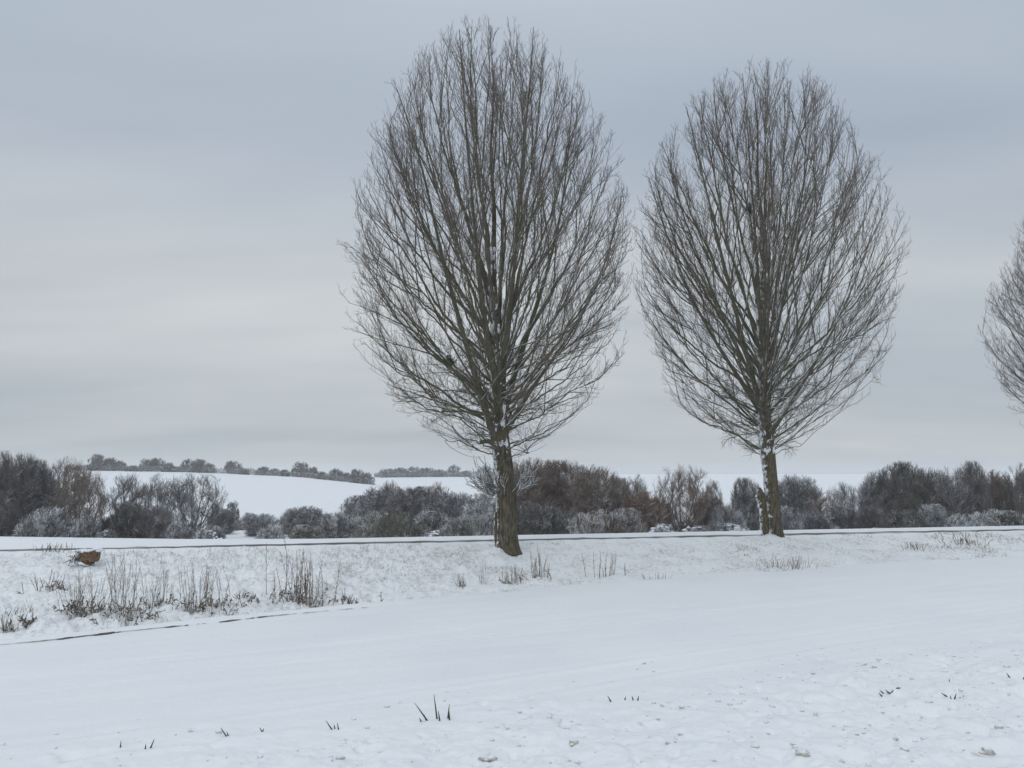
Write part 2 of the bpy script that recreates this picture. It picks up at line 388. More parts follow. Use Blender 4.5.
def surface_targets(env, N, rng, cap=0.93):
    """N heights and radii spread evenly over the outline of a crown, rounded cap included"""
    zs = np.linspace(env.z[0], env.z[-1], 200); rs = np.interp(zs, env.z, env.r)
    q = np.linspace(1, 0, 60)[1:]; zs = np.concatenate([zs, env.z[-1]+0*q]); rs = np.concatenate([rs, rs[-1]*q])
    ds = np.hypot(np.diff(zs), np.diff(rs)); w = ds*(rs[1:]+rs[:-1]+0.3*env.r.max()); cw = np.concatenate([[0], np.cumsum(w)]); cw /= cw[-1]
    u = (np.arange(N)+0.5)/N + rng.normal(0, 0.3/N, N)
    return np.interp(u, cw, zs), np.interp(u, cw, rs)
def reach(targets, pts, rng, K=7, dz=0.25, steep=0.6, wob=0.022, far=None):
    """shoots that leave the nearest lower point of the given branches and end at each target"""
    src = pts.reshape(-1, 3); tan = np.gradient(pts, axis=1).reshape(-1, 3); tan = nrm(tan)
    best = np.zeros(len(targets), int)
    for a0 in range(0, len(targets), 200):
        tg = targets[a0:a0+200]; dd = tg[:, None]-src[None]; d2 = (dd**2).sum(-1); up_ = dd[..., 2]
        d2 = d2 + np.where(up_ < dz, 4.0, 0) + steep*np.abs(np.sqrt(d2)-up_*1.15)**2
        if far is not None:   # long shoots that carry on forward from their limb
            di = np.sqrt((dd**2).sum(-1)); cs = (dd*tan[None]).sum(-1)/np.maximum(di, 1e-6)
            d2 = 0.5*(di-far[a0:a0+200, None])**2 + 14*(1-cs) + np.where(up_ < -0.2, 4.0, 0)
        best[a0:a0+200] = np.argmin(d2*rng.uniform(0.7, 1.3, d2.shape), 1)
    o_ = src[best]; dv = targets-o_; l = np.linalg.norm(dv, axis=1); u = np.linspace(0, 1, K+1)[None, :, None]
    m1 = o_ + (0.25*dv+0.22*l[:, None]*tan[best]); m2 = targets - (0.30*dv+np.array([0, 0, 1.0])*(0.10*l[:, None]))
    s = (1-u)**3*o_[:, None]+3*(1-u)**2*u*m1[:, None]+3*(1-u)*u**2*m2[:, None]+u**3*targets[:, None]
    w = np.cumsum(rng.normal(0, wob, s.shape), 1); w -= w[:, :1]
    return s + w*l[:, None, None]*0.8, l
def clip_len(pts, L, env, slack, rng):
    ok = env.ratio(pts) <= slack[:, None]; ok[:, 0] = True
    K = pts.shape[1]-1
    first = np.where(ok.all(1), K+1, np.argmax(~ok, axis=1))
    return L*np.clip(first/(K+0.0), 0.12, 1.0), first
def join(parts):
    V, F, o = [], [], 0
    for v, f in parts: V.append(v); F.append(f+o); o += len(v)
    return np.concatenate(V), np.concatenate(F)
def rescale(pts, s):  # shorten each branch from its base
    return pts[:, :1] + (pts-pts[:, :1])*s[:, None, None]
def truncate(pts, frac):
    """keep only the first fraction of every polyline, resampled"""
    N, K1, _ = pts.shape; f = np.linspace(0, 1, K1)[None, :]*frac[:, None]*(K1-1)
    i = np.minimum(f.astype(int), K1-2); fr = (f-i)[..., None]; r = np.arange(N)[:, None]
    return pts[r, i]*(1-fr)+pts[r, i+1]*fr

def roadside_tree(name, px, py, y, leader, outline, seed, label, burl=None, stump=None, nlimb=88, forks=()):
    """big bare tree. leader: [(px,row,radius)], outline: [(row, pxl, pxr)] as crown extents measured at its distance."""
    rng = np.random.default_rng(seed)
    b = unproj(px, py, y); base = np.array([b[0], y, float(zrow(py+1, y))-0.12])
    root = obj(name, None, loc=tuple(base)); tag(root, label, 'tree', 'bare trees standing along the lane')
    lp = np.array([unproj(a, r_, y)-base for a, r_, _ in leader]); lr = np.array([q[2] for q in leader]); lp[0] = (0, 0, 0)
    env_z, env_c, env_r = [], [], []
    r_top = outline[0][0]
    for row, l, r_ in outline:
        row = row + (14 if y < 32 else 8)*max(0.0, 1-(row-r_top)/240)
        p, q = unproj(l, row, y)-base, unproj(r_, row, y)-base
        env_z.append(p[2]); env_c.append((p[0]+q[0])/2); env_r.append((q[0]-p[0])/2*1.03)
    o = np.argsort(env_z); env = Env(np.array(env_z)[o], np.array(env_c)[o], np.array(env_r)[o])
    # trunk + leader with flared, fluted foot
    zz = np.linspace(0, lp[-1, 2], 150)
    path = np.stack([np.interp(zz, lp[:, 2], lp[:, 0]), np.interp(zz, lp[:, 2], lp[:, 1])+0.05*np.sin(zz*0.9), zz], -1)
    k5 = np.ones(9)/9
    for c_ in (0,): path[:, c_] = np.convolve(np.pad(path[:, c_], 4, 'edge'), k5, 'valid')
    path[:, 0] += 0.05*np.sin(zz*1.3+seed); rad = np.interp(zz, lp[:, 2], lr)
    sides = 30; a = np.arange(sides)*2*math.pi/sides
    flute = 1 + 0.10*np.sin(a*5+1)[None, :]*np.exp(-zz/1.6)[:, None] + 0.16*fbm(np.tile(a*2.2, (len(zz), 1)), np.tile(zz[:, None]*1.3, (1, sides)), 4, seed)
    flare = 1 + 0.36*np.exp(-zz/0.30)
    if burl: flare = flare + burl[1]*np.exp(-((zz-burl[0])/0.22)**2)
    R = rad[:, None]*flute*flare[:, None]
    V = np.stack([path[:, 0:1]+R*np.cos(a), path[:, 1:2]+R*np.sin(a), np.repeat(zz[:, None], sides, 1)], -1)
    i = (np.arange(len(zz)-1)[:, None]*sides); j = np.arange(sides)[None, :]; j2 = (j+1) % sides
    F = np.stack([i+j, i+j2, i+sides+j2, i+sides+j], -1).reshape(-1, 4)
    obj('trunk', mesh_np('trunk', V.reshape(-1, 3), F, [M['bark']], True), root)
    # limbs fan out of the trunk between z0 and z1, each to its own place on the crown's outline
    z0, z1 = zz[-1]*0.19, zz[-1]*0.47
    N = nlimb; H = env.z[-1]; zlo = env.z[0]
    zt, Rt = surface_targets(env, N, rng); zt = zt - rng.uniform(0.15, 0.9, N)*np.clip((zt-zlo)/(H-zlo), 0.2, 1)
    az = np.arange(N)*2.39996 + rng.normal(0, 0.2, N) + seed; Rt = Rt*rng.uniform(0.88, 0.97, N)
    Tg = np.stack([np.interp(zt, env.z, env.cx)+Rt*np.cos(az), Rt*np.sin(az), zt], -1)
    zs = z0 + (z1-z0)*np.clip(np.clip((zt-zlo)/(H-zlo), 0, 1)**1.1*(1.15-0.35*(Rt/env.r.max())) + rng.normal(0, 0.12, N), 0, 1)
    zs = np.minimum(zs, zt-0.5)
    P = np.stack([np.interp(zs, zz, path[:, 0]), np.interp(zs, zz, path[:, 1]), zs], -1)
    dv = Tg-P; c1 = P + dv*np.array([0.44, 0.44, 0.34]) + np.array([0, 0, 0.05])
    c2 = P + dv*np.array([0.87, 0.87, 0.74]); c2[:, 2] = np.maximum(c2[:, 2], P[:, 2]+0.6)
    u = np.linspace(0, 1, 29)[None, :, None]
    limb = (1-u)**3*P[:, None] + 3*(1-u)**2*u*c1[:, None] + 3*(1-u)*u**2*c2[:, None] + u**3*Tg[:, None]
    wv = np.cumsum(rng.normal(0, 0.035, (N, 29, 3)), 1); wv -= wv[:, :1]; limb = limb + wv*np.sin(u*math.pi)**0.5*0.9
    LL = np.linalg.norm(np.diff(limb, axis=1), axis=2).sum(1)
    r0 = np.clip(0.0042*LL + 0.015, 0.022, 0.075)*rng.uniform(0.6, 1.5, N)
    fl = []
    for fk in forks:   # thick secondary stems seen in the photo
        q = np.array([unproj(a_, r_, y)-base for a_, r_, _, _ in fk]); q[:, 1] += np.array([d_ for _, _, _, d_ in fk])
        rr = np.array([c_ for _, _, c_, _ in fk]); m_ = 29; tt = np.linspace(0, len(q)-1, m_)
        pp = np.stack([np.interp(tt, np.arange(len(q)), q[:, c_]) for c_ in range(3)], -1)
        for c_ in range(3): pp[3:-3, c_] = np.convolve(pp[:, c_], np.ones(7)/7, 'valid')
        v, f = tubes(pp[None], np.array([1.0]), np.array([1.0]), 12)
        rad_ = np.interp(tt, np.arange(len(q)), rr)*0.68; v = v.reshape(m_, 12, 3); v = pp[:, None]+(v-pp[:, None])*(rad_[:, None, None]*rng.uniform(0.93, 1.07, (m_, 12))[..., None]); fl.append((v.reshape(-1, 3), f))
        if len(fk) > 3: limb = np.concatenate([limb, pp[None]]); r0 = np.append(r0, 0.012); LL = np.append(LL, np.linalg.norm(np.diff(pp, axis=0), axis=1).sum())
    N = len(limb)
    # L2a: secondary limbs, long and nearly parallel with their parent
    p, d, t, ix = spawn(limb, 2, 0.3, 0.75, (14, 32), rng, up=0.2)
    l2 = LL[ix]*(1-t)*rng.uniform(0.55, 0.95, len(t))+0.6
    s2 = grow(p, d, l2, 16, 0.35, 0.05, rng)
    def cut(s, lo=0.92, hi=1.0, K=None):
        K = s.shape[1]-1; sl = rng.uniform(lo, hi, len(s)); ok = (env.ratio(s) <= sl[:, None]) & (s[:, :, 2] < env.z[-1]-1.0+0.72*sl[:, None]); ok[:, 0] = True
        f = np.where(ok.all(1), K, np.argmax(~ok, 1)-1); keep = f >= 1
        return truncate(s[keep], (f[keep]/K)), keep, f[keep]/K
    s2, kp, fr = cut(s2); l2 = l2[kp]*fr; lg = l2 > 0.9; s2, l2 = s2[lg], l2[lg]; rr2 = np.clip(0.0055*l2+0.009, 0.009, 0.036)
    big = fl + [tubes(limb, r0, np.full(N, 0.009), 8, 0.8), tubes(s2, rr2, np.full(len(s2), 0.006), 6)]
    # leader participates as a parent too
    ls = truncate(path[None, 45:], np.array([1.0])); ls = ls[:, np.linspace(0, ls.shape[1]-1, 17).astype(int)]
    parents = [(limb, LL, 17), (s2, l2, 9), (ls, np.array([11.0]), 34)]
    thin = []; L3p = []
    for pp, pl, n in parents:
        p, d, t, ix = spawn(pp, n, 0.22, 1.0, (20, 46), rng, up=0.3, tp=0.85)
        kp_ = rng.random(len(t)) < np.clip(pl[ix]/(12.0 if n > 15 else 5.0), 0.12, 1); p, d, t, ix = p[kp_], d[kp_], t[kp_], ix[kp_]
        l = np.clip(pl[ix]*(1.03-t)*rng.uniform(0.2, 0.42, len(t)), 0.6, 2.2)
        hz = np.clip((p[:, 2]-zlo)/(H-zlo)*2.2, 0, 1); s = grow(p, d, l, 7, (0.75*hz-0.25)*rng.uniform(0.2, 1.2, len(t)), 0.085, rng); s, kp, fr = cut(s, 0.93, 1.05); l = l[kp]*fr
        thin.append(tubes(s, np.clip(0.0045*l+0.0045, 0.005, 0.016), np.full(len(s), 0.004), 4)); L3p.append((s, l))
    NT = 950
    ztg, Rtg = surface_targets(env, NT, rng); azt = rng.uniform(0, 6.283, NT); sc_ = rng.uniform(0.80, 1.0, NT)*(0.99+0.13*fbm(azt*1.6, ztg*0.45, 3, seed)); Rtg = Rtg*sc_
    ztg = np.where(ztg > H-0.05, H-rng.uniform(0.1, 2.0, NT), ztg-rng.uniform(0, 0.25, NT)); tg = np.stack([np.interp(ztg, env.z, env.cx)+Rtg*np.cos(azt), Rtg*np.sin(azt), ztg], -1)
    s, l = reach(tg, np.concatenate([limb[:, 9:], s2[:, np.linspace(3, 16, 20).astype(int)]]), rng, wob=0.014, far=rng.uniform(0.7, 2.8, NT)); kk_ = (l < 4.5) & (rng.random(NT) < 0.18+0.82*np.clip((s[:, -1, 2]-zlo)/(H-zlo)*1.5, 0, 1)); s, l = s[kk_], l[kk_]
    thin.append(tubes(s, np.clip(0.0035*l+0.0042, 0.005, 0.014), np.full(len(s), 0.004), 4)); L3p.append((s, l))
    s = np.concatenate([a_[0] for a_ in L3p]); l = np.concatenate([a_[1] for a_ in L3p])
    p, d, t, ix = spawn(s, 10, 0.12, 1.0, (22, 56), rng, up=0.4)
    kp_ = rng.random(len(t)) < np.clip(l[ix]/1.5, 0.25, 1); p, d, t, ix = p[kp_], d[kp_], t[kp_], ix[kp_]
    l4 = np.clip(l[ix]*(1.1-t)*rng.uniform(0.25, 0.6, len(t)), 0.18, 0.85)
    s4 = grow(p, d, l4, 3, (0.35+0.9*np.clip((p[:, 2]-zlo)/(H-zlo), 0, 1))*rng.uniform(0.0, 1.4, len(t)), 0.055, rng); s4, kp, fr = cut(s4, 1.0, 1.10); l4 = l4[kp]
    thin.append(tubes(s4, np.full(len(s4), 0.0042), np.full(len(s4), 0.0028), 3))
    sel = rng.random(len(s4)) < 0.75
    p, d, t, ix = spawn(s4[sel], 2, 0.3, 1.0, (20, 60), rng, up=0.5)
    s5 = grow(p, d, rng.uniform(0.08, 0.22, len(p)), 1, 0.5, 0.1, rng)
    thin.append(tubes(s5, np.full(len(s5), 0.0038), np.full(len(s5), 0.0028), 3))
    # fine sagging shoots under the crown, round the first forks
    zs = rng.uniform(z0*1.02, z0*2.0, 38); az = rng.uniform(0, 6.283, 38)
    P = np.stack([np.interp(zs, zz, path[:, 0]), np.interp(zs, zz, path[:, 1]), zs], -1)
    D = np.stack([np.cos(az), np.sin(az), rng.uniform(-0.1, 0.7, 38)], -1)
    Ls = rng.uniform(1.3, 3.8, 38)*np.interp(zs, [z0*0.95, z0*1.6], [0.5, 1.0]); sh = grow(P, D, Ls, 10, rng.uniform(-0.55, 0.5, 38), 0.09, rng)
    big.append(tubes(sh, 0.012+0.007*Ls, np.full(38, 0.005), 5))
    p, d, t, ix = spawn(sh, 12, 0.2, 1.0, (25, 65), rng); s6 = grow(p, d, Ls[ix]*(1.05-t)*0.4+0.2, 5, rng.uniform(-0.6, 0.5, len(t)), 0.12, rng)
    thin.append(tubes(s6, np.full(len(s6), 0.009), np.full(len(s6), 0.004), 3))
    p, d, t, ix = spawn(s6, 5, 0.2, 1.0, (25, 70), rng); s7 = grow(p, d, rng.uniform(0.12, 0.45, len(p)), 3, rng.uniform(-0.6, 0.6, len(t)), 0.15, rng)
    thin.append(tubes(s7, np.full(len(s7), 0.005), np.full(len(s7), 0.003), 3))
    v, f = join(big); obj('limb', mesh_np('limb', v, f, [M['limb']], True), root)
    v, f = join(thin); obj('twigs', mesh_np('twigs', v, f, [M['twig']]), root)
    print(name, 'twig faces', len(f))
    if burl:  # tuft of snow-laden water shoots on the burl
        n = burl[2]; az = rng.uniform(math.pi*0.55, math.pi*1.5, n); az[: n//5] = rng.uniform(-1, 0.6, n//5)
        zb = burl[0]+rng.uniform(-0.15, 0.25, n); P = np.stack([np.interp(zb, zz, path[:, 0])+0.45*np.cos(az), 0.45*np.sin(az), zb], -1)
        D = np.stack([np.cos(az), np.sin(az), rng.uniform(0.1, 1.3, n)], -1); s = grow(P, D, rng.uniform(0.35, 1.15, n), 5, 0.4, 0.13, rng)
        v1 = tubes(s, np.full(n, 0.022), np.full(n, 0.012), 5); p, d, t, ix = spawn(s, 6, 0.1, 1, (25, 60), rng, up=0.5)
        s = grow(p, d, rng.uniform(0.15, 0.5, len(p)), 3, 0.3, 0.12, rng); v2 = tubes(s, np.full(len(s), 0.014), np.full(len(s), 0.008), 4)
        v, f = join([v1, v2]); obj('water_shoots', mesh_np('water_shoots', v, f, [M['snowy']]), root)
    if stump:  # dead side stem beside the trunk, [(px,row,r)]
        q = np.array([unproj(a_, r_, y)-base for a_, r_, _ in stump]); q[:, 1] -= 0.12; q[0, 2] = -0.05; m_ = 26; tt = np.linspace(0, len(q)-1, m_)
        pp = np.stack([np.interp(tt, np.arange(len(q)), q[:, c_]) for c_ in range(3)], -1); rad_ = np.interp(tt, np.arange(len(q)), [s_[2] for s_ in stump])
        v, f = tubes(pp[None], np.array([1.0]), np.array([1.0]), 12); v = v.reshape(m_, 12, 3)
        v = pp[:, None]+(v-pp[:, None])*(rad_[:, None, None]*rng.uniform(0.8, 1.2, (m_, 12))[..., None])
        obj('side_stem', mesh_np('side_stem', v.reshape(-1, 3), f, [M['bark']], True), root)
    # snow lodged in the forks
    n = 150; zs = z0*0.98 + (z1*1.25-z0)*rng.random(n)**1.3; zs = zs + 0.12*np.sin(zs*9); az = rng.uniform(math.pi*0.7, math.pi*1.7, n)
    rr = np.interp(zs, zz, rad)*rng.uniform(0.88, 1.12, n); blobs = []
    for q in range(n):
        c_ = np.array([np.interp(zs[q], zz, path[:, 0])+rr[q]*math.cos(az[q]), rr[q]*math.sin(az[q]), zs[q]])
        blobs.append(blob(c_, rng.uniform(0.02, 0.06)*np.array([1, 1, rng.uniform(1.0, 3.2)]), rng, 0.45))
    v, f = join(blobs); obj('fork_snow', mesh_np('fork_snow', v, f, [M['snow']], True), root)
    return root, env
def ico(sub=1):
    import bmesh
    bm = bmesh.new(); bmesh.ops.create_icosphere(bm, subdivisions=sub, radius=1); bm.verts.ensure_lookup_table()
    v = np.array([x.co[:] for x in bm.verts]); f = np.array([[q.index for q in x.verts] for x in bm.faces]); bm.free()
    return v, f
IV, IF = ico(2)
IF4 = np.concatenate([IF, IF[:, 2:3]], 1)
def blob(c, s, rng, amp=0.25):
    ph = rng.uniform(0, 6, 3); d = 1 + amp*(np.sin(IV[:, 0]*3+ph[0])*np.sin(IV[:, 1]*3.3+ph[1])+0.6*np.sin(IV[:, 2]*4+ph[2]))
    return IV*d[:, None]*np.asarray(s)+c, IF4
# triangles packed as quads break mesh_np; wrap so blobs become true triangles
_mesh_np = mesh_np
def mesh_np(name, V, F, mats=(), smooth=False, midx=None):
    F = np.asarray(F)
    if F.shape[1] == 4 and (F[:, 2] == F[:, 3]).all(): F = F[:, :3]
    return _mesh_np(name, V, F, mats, smooth, midx)

root1, env1 = roadside_tree('bare_tree', 509, 550, 30.0,
    [(509, 552, 0.37), (505, 510, 0.35), (503, 470, 0.33), (501, 440, 0.32), (500, 400, 0.26), (498, 350, 0.22), (495, 300, 0.15), (493, 240, 0.09), (492, 150, 0.05), (492, 45, 0.012)],
    [(20, 440, 530), (40, 418, 552), (70, 398, 578), (100, 386, 598), (150, 366, 618), (200, 353, 631), (280, 343, 635), (330, 352, 626), (370, 366, 615), (400, 388, 598), (425, 415, 565), (442, 450, 545), (455, 480, 520)], 11,
    'tallest bare tree, its mossy trunk snow-plastered with a snowy tuft of shoots low on it',
    burl=(2.15, 0.10, 60), stump=[(497, 545, 0.10), (496, 530, 0.08), (496, 512, 0.05)],
    forks=[[(499, 452, 0.2, -.1), (490, 425, 0.19, -.2), (478, 385, 0.15, -.3), (462, 330, 0.12, -.5), (440, 250, 0.08, -.8), (425, 170, 0.05, -1), (400, 100, 0.02, -1)],
           [(502, 420, 0.2, .1), (515, 370, 0.17, .2), (535, 310, 0.12, .3), (556, 240, 0.08, .5), (568, 170, 0.05, .7), (574, 85, 0.02, .8)],
           [(500, 400, 0.2, -.2), (488, 345, 0.18, -.3), (480, 290, 0.13, -.4), (474, 220, 0.09, -.4), (466, 130, 0.05, -.4), (460, 35, 0.02, -.4)],
           [(501, 380, 0.19, -.2), (508, 330, 0.16, -.3), (514, 270, 0.12, -.4), (520, 180, 0.07, -.5), (530, 90, 0.04, -.5), (533, 34, 0.02, -.5)],
           [(502, 440, 0.17, .0), (520, 405, 0.14, .0), (548, 365, 0.10, .2), (580, 320, 0.07, .3), (608, 260, 0.04, .3), (622, 200, 0.02, .3)],
           [(500, 447, 0.13, -.2), (488, 441, 0.12, -.3), (480, 443, 0.10, -.3)]])
root2, env2 = roadside_tree('bare_tree', 777, 541, 35.0,
    [(778, 542, 0.33), (774, 510, 0.29), (769, 475, 0.285), (766, 448, 0.31), (765, 410, 0.26), (765, 370, 0.23), (765, 320, 0.18), (763, 260, 0.12), (757, 150, 0.06), (754, 85, 0.012)],
    [(62, 722, 788), (75, 705, 812), (100, 682, 838), (130, 660, 850), (160, 648, 862), (200, 638, 885), (240, 632, 900), (280, 636, 898), (320, 643, 890), (360, 655, 880), (395, 675, 862), (420, 700, 835), (440, 735, 800), (450, 755, 778)], 29,
    'bare tree whose straight trunk has a broken snow-lined side stem at its left',
    stump=[(765, 539, 0.17), (763, 515, 0.16), (760, 497, 0.19), (758, 488, 0.08)],
    forks=[[(766, 440, 0.16, -.1), (785, 410, 0.15, .0), (812, 370, 0.10, .1), (840, 320, 0.07, .2), (866, 260, 0.04, .3), (882, 205, 0.02, .3)],
           [(765, 430, 0.17, -.1), (752, 380, 0.15, -.2), (738, 330, 0.12, -.3), (720, 260, 0.08, -.4), (700, 180, 0.045, -.5), (684, 112, 0.02, -.5)],
           [(766, 375, 0.19, -.1), (757, 320, 0.20, -.2), (754, 250, 0.10, -.3), (746, 150, 0.05, -.4), (740, 78, 0.02, -.4)],
           [(766, 380, 0.18, .2), (778, 330, 0.15, .2), (790, 270, 0.10, .3), (806, 190, 0.06, .4), (814, 130, 0.04, .4), (818, 92, 0.02, .4)],
           [(764, 420, 0.15, -.1), (745, 385, 0.13, .1), (715, 340, 0.09, .2), (690, 290, 0.06, .3), (666, 230, 0.035, .3), (650, 175, 0.02, .3)]])
# third tree: mostly outside the frame, a copy of the second turned round
def copy_thing(src, loc, rz, scale, label, group=None, cat=None, mats=None, name=None):
    r = src.copy(); C.objects.link(r); r.location = loc; r.rotation_euler = (0, 0, rz); r.scale = scale
    r['label'] = label
    if group: r['group'] = group
    if cat: r['category'] = cat
    if name: r.name = name
    objs = []
    for ch in list(src.children):
        c = ch.copy(); C.objects.link(c); c.parent = r; objs.append(c)
    return r, objs
x3, y3 = 28.7, 41.0
copy_thing(root2, (x3, y3, gz(x3, y3)-0.12), 2.3, (0.93, 0.93, 0.86), 'bare tree at the right edge, only the left side of its crown in view')

def mistletoe(px, row, y, r, label):
    rng = np.random.default_rng(int(px)); n = 60; c = unproj(px, row, y)
    D = nrm(rng.normal(size=(n, 3))); s = grow(np.zeros((n, 3)), D, rng.uniform(0.6, 1, n)*r, 4, -0.2, 0.15, rng); a = tubes(s, np.full(n, 0.008), np.full(n, 0.004), 3)
    p, d, t, ix = spawn(s, 8, 0.3, 1, (20, 80), rng); s = grow(p, d, rng.uniform(0.05, 0.12, len(p)), 1, 0, 0.1, rng); b_ = tubes(s, np.full(len(s), 0.007), np.full(len(s), 0.004), 3)
    v, f = join([a, b_]); tag(obj('mistletoe', mesh_np('mistletoe', v, f, [M['mistletoe']]), loc=tuple(c)), label, 'mistletoe', 'mistletoe clumps in the bare trees')
mistletoe(750, 208, 34.8, 0.22, 'dark clump of mistletoe high in the straight-trunked tree')
mistletoe(449, 361, 29.3, 0.24, 'dark clump of mistletoe left of the tallest tree\'s trunk')

# ------------------------------------------------------------------ hedgerow trees and shrubs behind the lane
def proto_tree(seed, stems, spread, nl2, nl3, nl4, tw, h=6.0, w=3.0, lowcrown=0.12, shape='round', trunk_h=0.6, up=0.5):
    """unit tree about h tall and 2w wide; returns meshes (trunk, crown)"""
    rng = np.random.default_rng(seed)
    zt = np.array([0, 0.15, 0.35, 0.55, 0.75, 0.9, 1.0])*h
    rt = {'round': [0.75, 0.93, 1.0, 1.0, 0.88, 0.66, 0.36], 'tall': [0.35, 0.65, 0.9, 1.0, 0.95, 0.72, 0.3], 'vase': [0.2, 0.4, 0.78, 1.0, 1.0, 0.78, 0.35], 'mound': [0.95, 1.0, 0.99, 0.92, 0.78, 0.55, 0.25]}[shape]
    env = Env(zt, np.zeros(7), np.array(rt)*w)
    N = stems; az = np.arange(N)*2.4+rng.normal(0, .3, N); k = (np.arange(N)+.5)/N
    zt_, Rt = surface_targets(env, N, rng); fr_ = rng.random(N) < 0.25
    zt_ = np.clip(zt_-0.03*h, 0.15*h, h)*np.where(fr_, rng.uniform(0.45, 0.75, N), rng.uniform(0.78, 0.92, N)); Rt = Rt*np.where(fr_, rng.uniform(0.3, 0.7, N), rng.uniform(0.75, 0.9, N))
    Tg = np.stack([Rt*np.cos(az), Rt*np.sin(az), zt_], -1)
    P = np.stack([0.05*Rt*np.cos(az), 0.05*Rt*np.sin(az), np.full(N, 0.0)+trunk_h*rng.random(N)], -1)
    dv = Tg-P; c1 = P+dv*np.array([0.45, 0.45, 0.36]); c2 = P+dv*np.array([0.92, 0.92, 0.62])
    u = np.linspace(0, 1, 15)[None, :, None]
    pts = (1-u)**3*P[:, None] + 3*(1-u)**2*u*c1[:, None] + 3*(1-u)*u**2*c2[:, None] + u**3*Tg[:, None]
    wv = np.cumsum(rng.normal(0, 0.05, (N, 15, 3)), 1); pts = pts+(wv-wv[:, :1])*0.7
    def cut(s, lo, hi):
        K = s.shape[1]-1; sl = rng.uniform(lo, hi, len(s)); ok = (env.ratio(s) <= sl[:, None]) & (s[:, :, 2] < h*sl[:, None]); ok[:, 0] = True
        f = np.where(ok.all(1), K, np.argmax(~ok, 1)-1); keep = f >= 1
        return truncate(s[keep], f[keep]/K), f[keep]/K, keep
    st = pts; LL = np.linalg.norm(np.diff(st, axis=1), axis=2).sum(1)
    trunk = [tubes(st, 0.008*LL+0.03, np.full(len(st), 0.012), 6)]
    if trunk_h > 0.3:
        tp = grow(np.zeros((1, 3)), np.array([[0, 0, 1.0]]), np.array([trunk_h*1.6]), 6, 0, 0.05, rng); trunk.append(tubes(tp, np.array([0.2]), np.array([0.12]), 9))
    N2 = int(nl2*N*0.9); zt2, R2 = surface_targets(env, N2, rng); a2 = rng.uniform(0, 6.283, N2)
    dp = 1-np.abs(rng.normal(0, 0.30, N2)); dp = np.clip(dp, 0.2, 1.0)*rng.uniform(0.9, 0.99, N2)
    lump = 0.90 + 0.11*np.sin(a2*3+seed)*np.sin(zt2/h*5+seed*1.7) + 0.10*np.sin(a2*5+seed*2.3)*np.cos(zt2/h*9+seed) + 0.30*fbm(a2*2.2, zt2/h*6, 3, seed)
    sm = h < 5
    if sm: lump = lump*0.96 + 0.55*fbm(a2*1.5+seed, zt2/h*3, 3, seed+4) + 0.08*np.sin(a2*2+seed)
    lump = lump + np.where(rng.random(N2) < (0.22 if sm else 0.10), rng.uniform(0, 0.30 if sm else 0.16, N2), 0)
    zc = 0.38*h; z2 = zc+(zt2-zc)*dp*np.clip(lump*1.04, 0, 1.2 if sm else 1.08); R2 = R2*dp*lump; z2 = np.clip(z2, lowcrown*h*0.6, h*(1.2 if sm else 1.04))
    TT = np.stack([R2*np.cos(a2), R2*np.sin(a2), z2], -1)
    if sm:   # a shrub is several overlapping clumps of different size
        nb = 6; la = rng.uniform(0, 6.283, nb)+np.arange(nb)*1.05; ls_ = rng.uniform(0.34, 0.66, nb); lr_ = (1.05-ls_)*w*rng.uniform(0.7, 1.1, nb); lh = rng.uniform(0.55, 1.1, nb); lh[0] = 1.12; lr_[0] *= 0.4; ls_[0] = 0.62
        kb = rng.integers(0, nb, N2); TT = TT*np.stack([ls_[kb], ls_[kb], lh[kb]*0.92], -1)+np.stack([lr_[kb]*np.cos(la[kb]), lr_[kb]*np.sin(la[kb]), 0*kb], -1)
    s2, l = reach(TT, st[:, 2:], rng, dz=0.1*h)
    trunk.append(tubes(s2, 0.006*l+tw*0.7, np.full(len(s2), tw*0.5), 4))
    p, d, t, ix = spawn(s2, nl3, 0.1, 1.0, (20, 60), rng, up=0.2); l3 = np.clip(l[ix]*rng.uniform(0.3, 0.7, len(t)), 0.3, 1.2)
    kp_ = rng.random(len(t)) < np.clip(l[ix]/(1.3*min(1, h/5)), 0.15, 1); p, d, l3 = p[kp_], d[kp_], l3[kp_]
    s3 = grow(p, d, l3, 4, up*0.6, 0.13, rng); s3, fr, kp = cut(s3, 0.93 if not sm else 1.2, 1.5 if sm else 1.05); l3 = l3[kp]*fr
    crown = [tubes(s3, np.full(len(s3), tw*0.7), np.full(len(s3), tw*0.45), 3)]
    p, d, t, ix = spawn(s3, nl4, 0.1, 1.0, (20, 60), rng, up=0.4); s4 = grow(p, d, rng.uniform(0.15, 0.5, len(p)), 2, up, 0.12, rng); s4, fr, kp = cut(s4, 0.98 if not sm else 1.2, 1.6 if sm else 1.09)
    crown.append(tubes(s4, np.full(len(s4), tw*0.5), np.full(len(s4), tw*0.32), 3))
    a, b_ = join(trunk), join(crown)
    return mesh_np('trunk', *a, [veg('dark', 0)]), mesh_np('crown', *b_, [veg('grey', 0)])
PT = {}
def P_(key, *a, **k): PT[key] = proto_tree(*a, **k)
P_('dome1', 101, 46, .72, 13, 11, 5, 0.017, shape='round')
P_('dome2', 102, 52, .78, 12, 11, 5, 0.017, shape='round')
P_('tall1', 103, 20, .60, 10, 9, 5, 0.014, shape='tall', w=2.2, trunk_h=1.2, lowcrown=0.3, up=0.8)
P_('tall2', 104, 18, .60, 10, 9, 5, 0.014, shape='tall', w=2.2, trunk_h=1.0, lowcrown=0.3, up=0.8)
P_('vase1', 105, 24, .56, 10, 9, 5, 0.014, shape='vase', trunk_h=1.0, lowcrown=0.35, up=0.7)
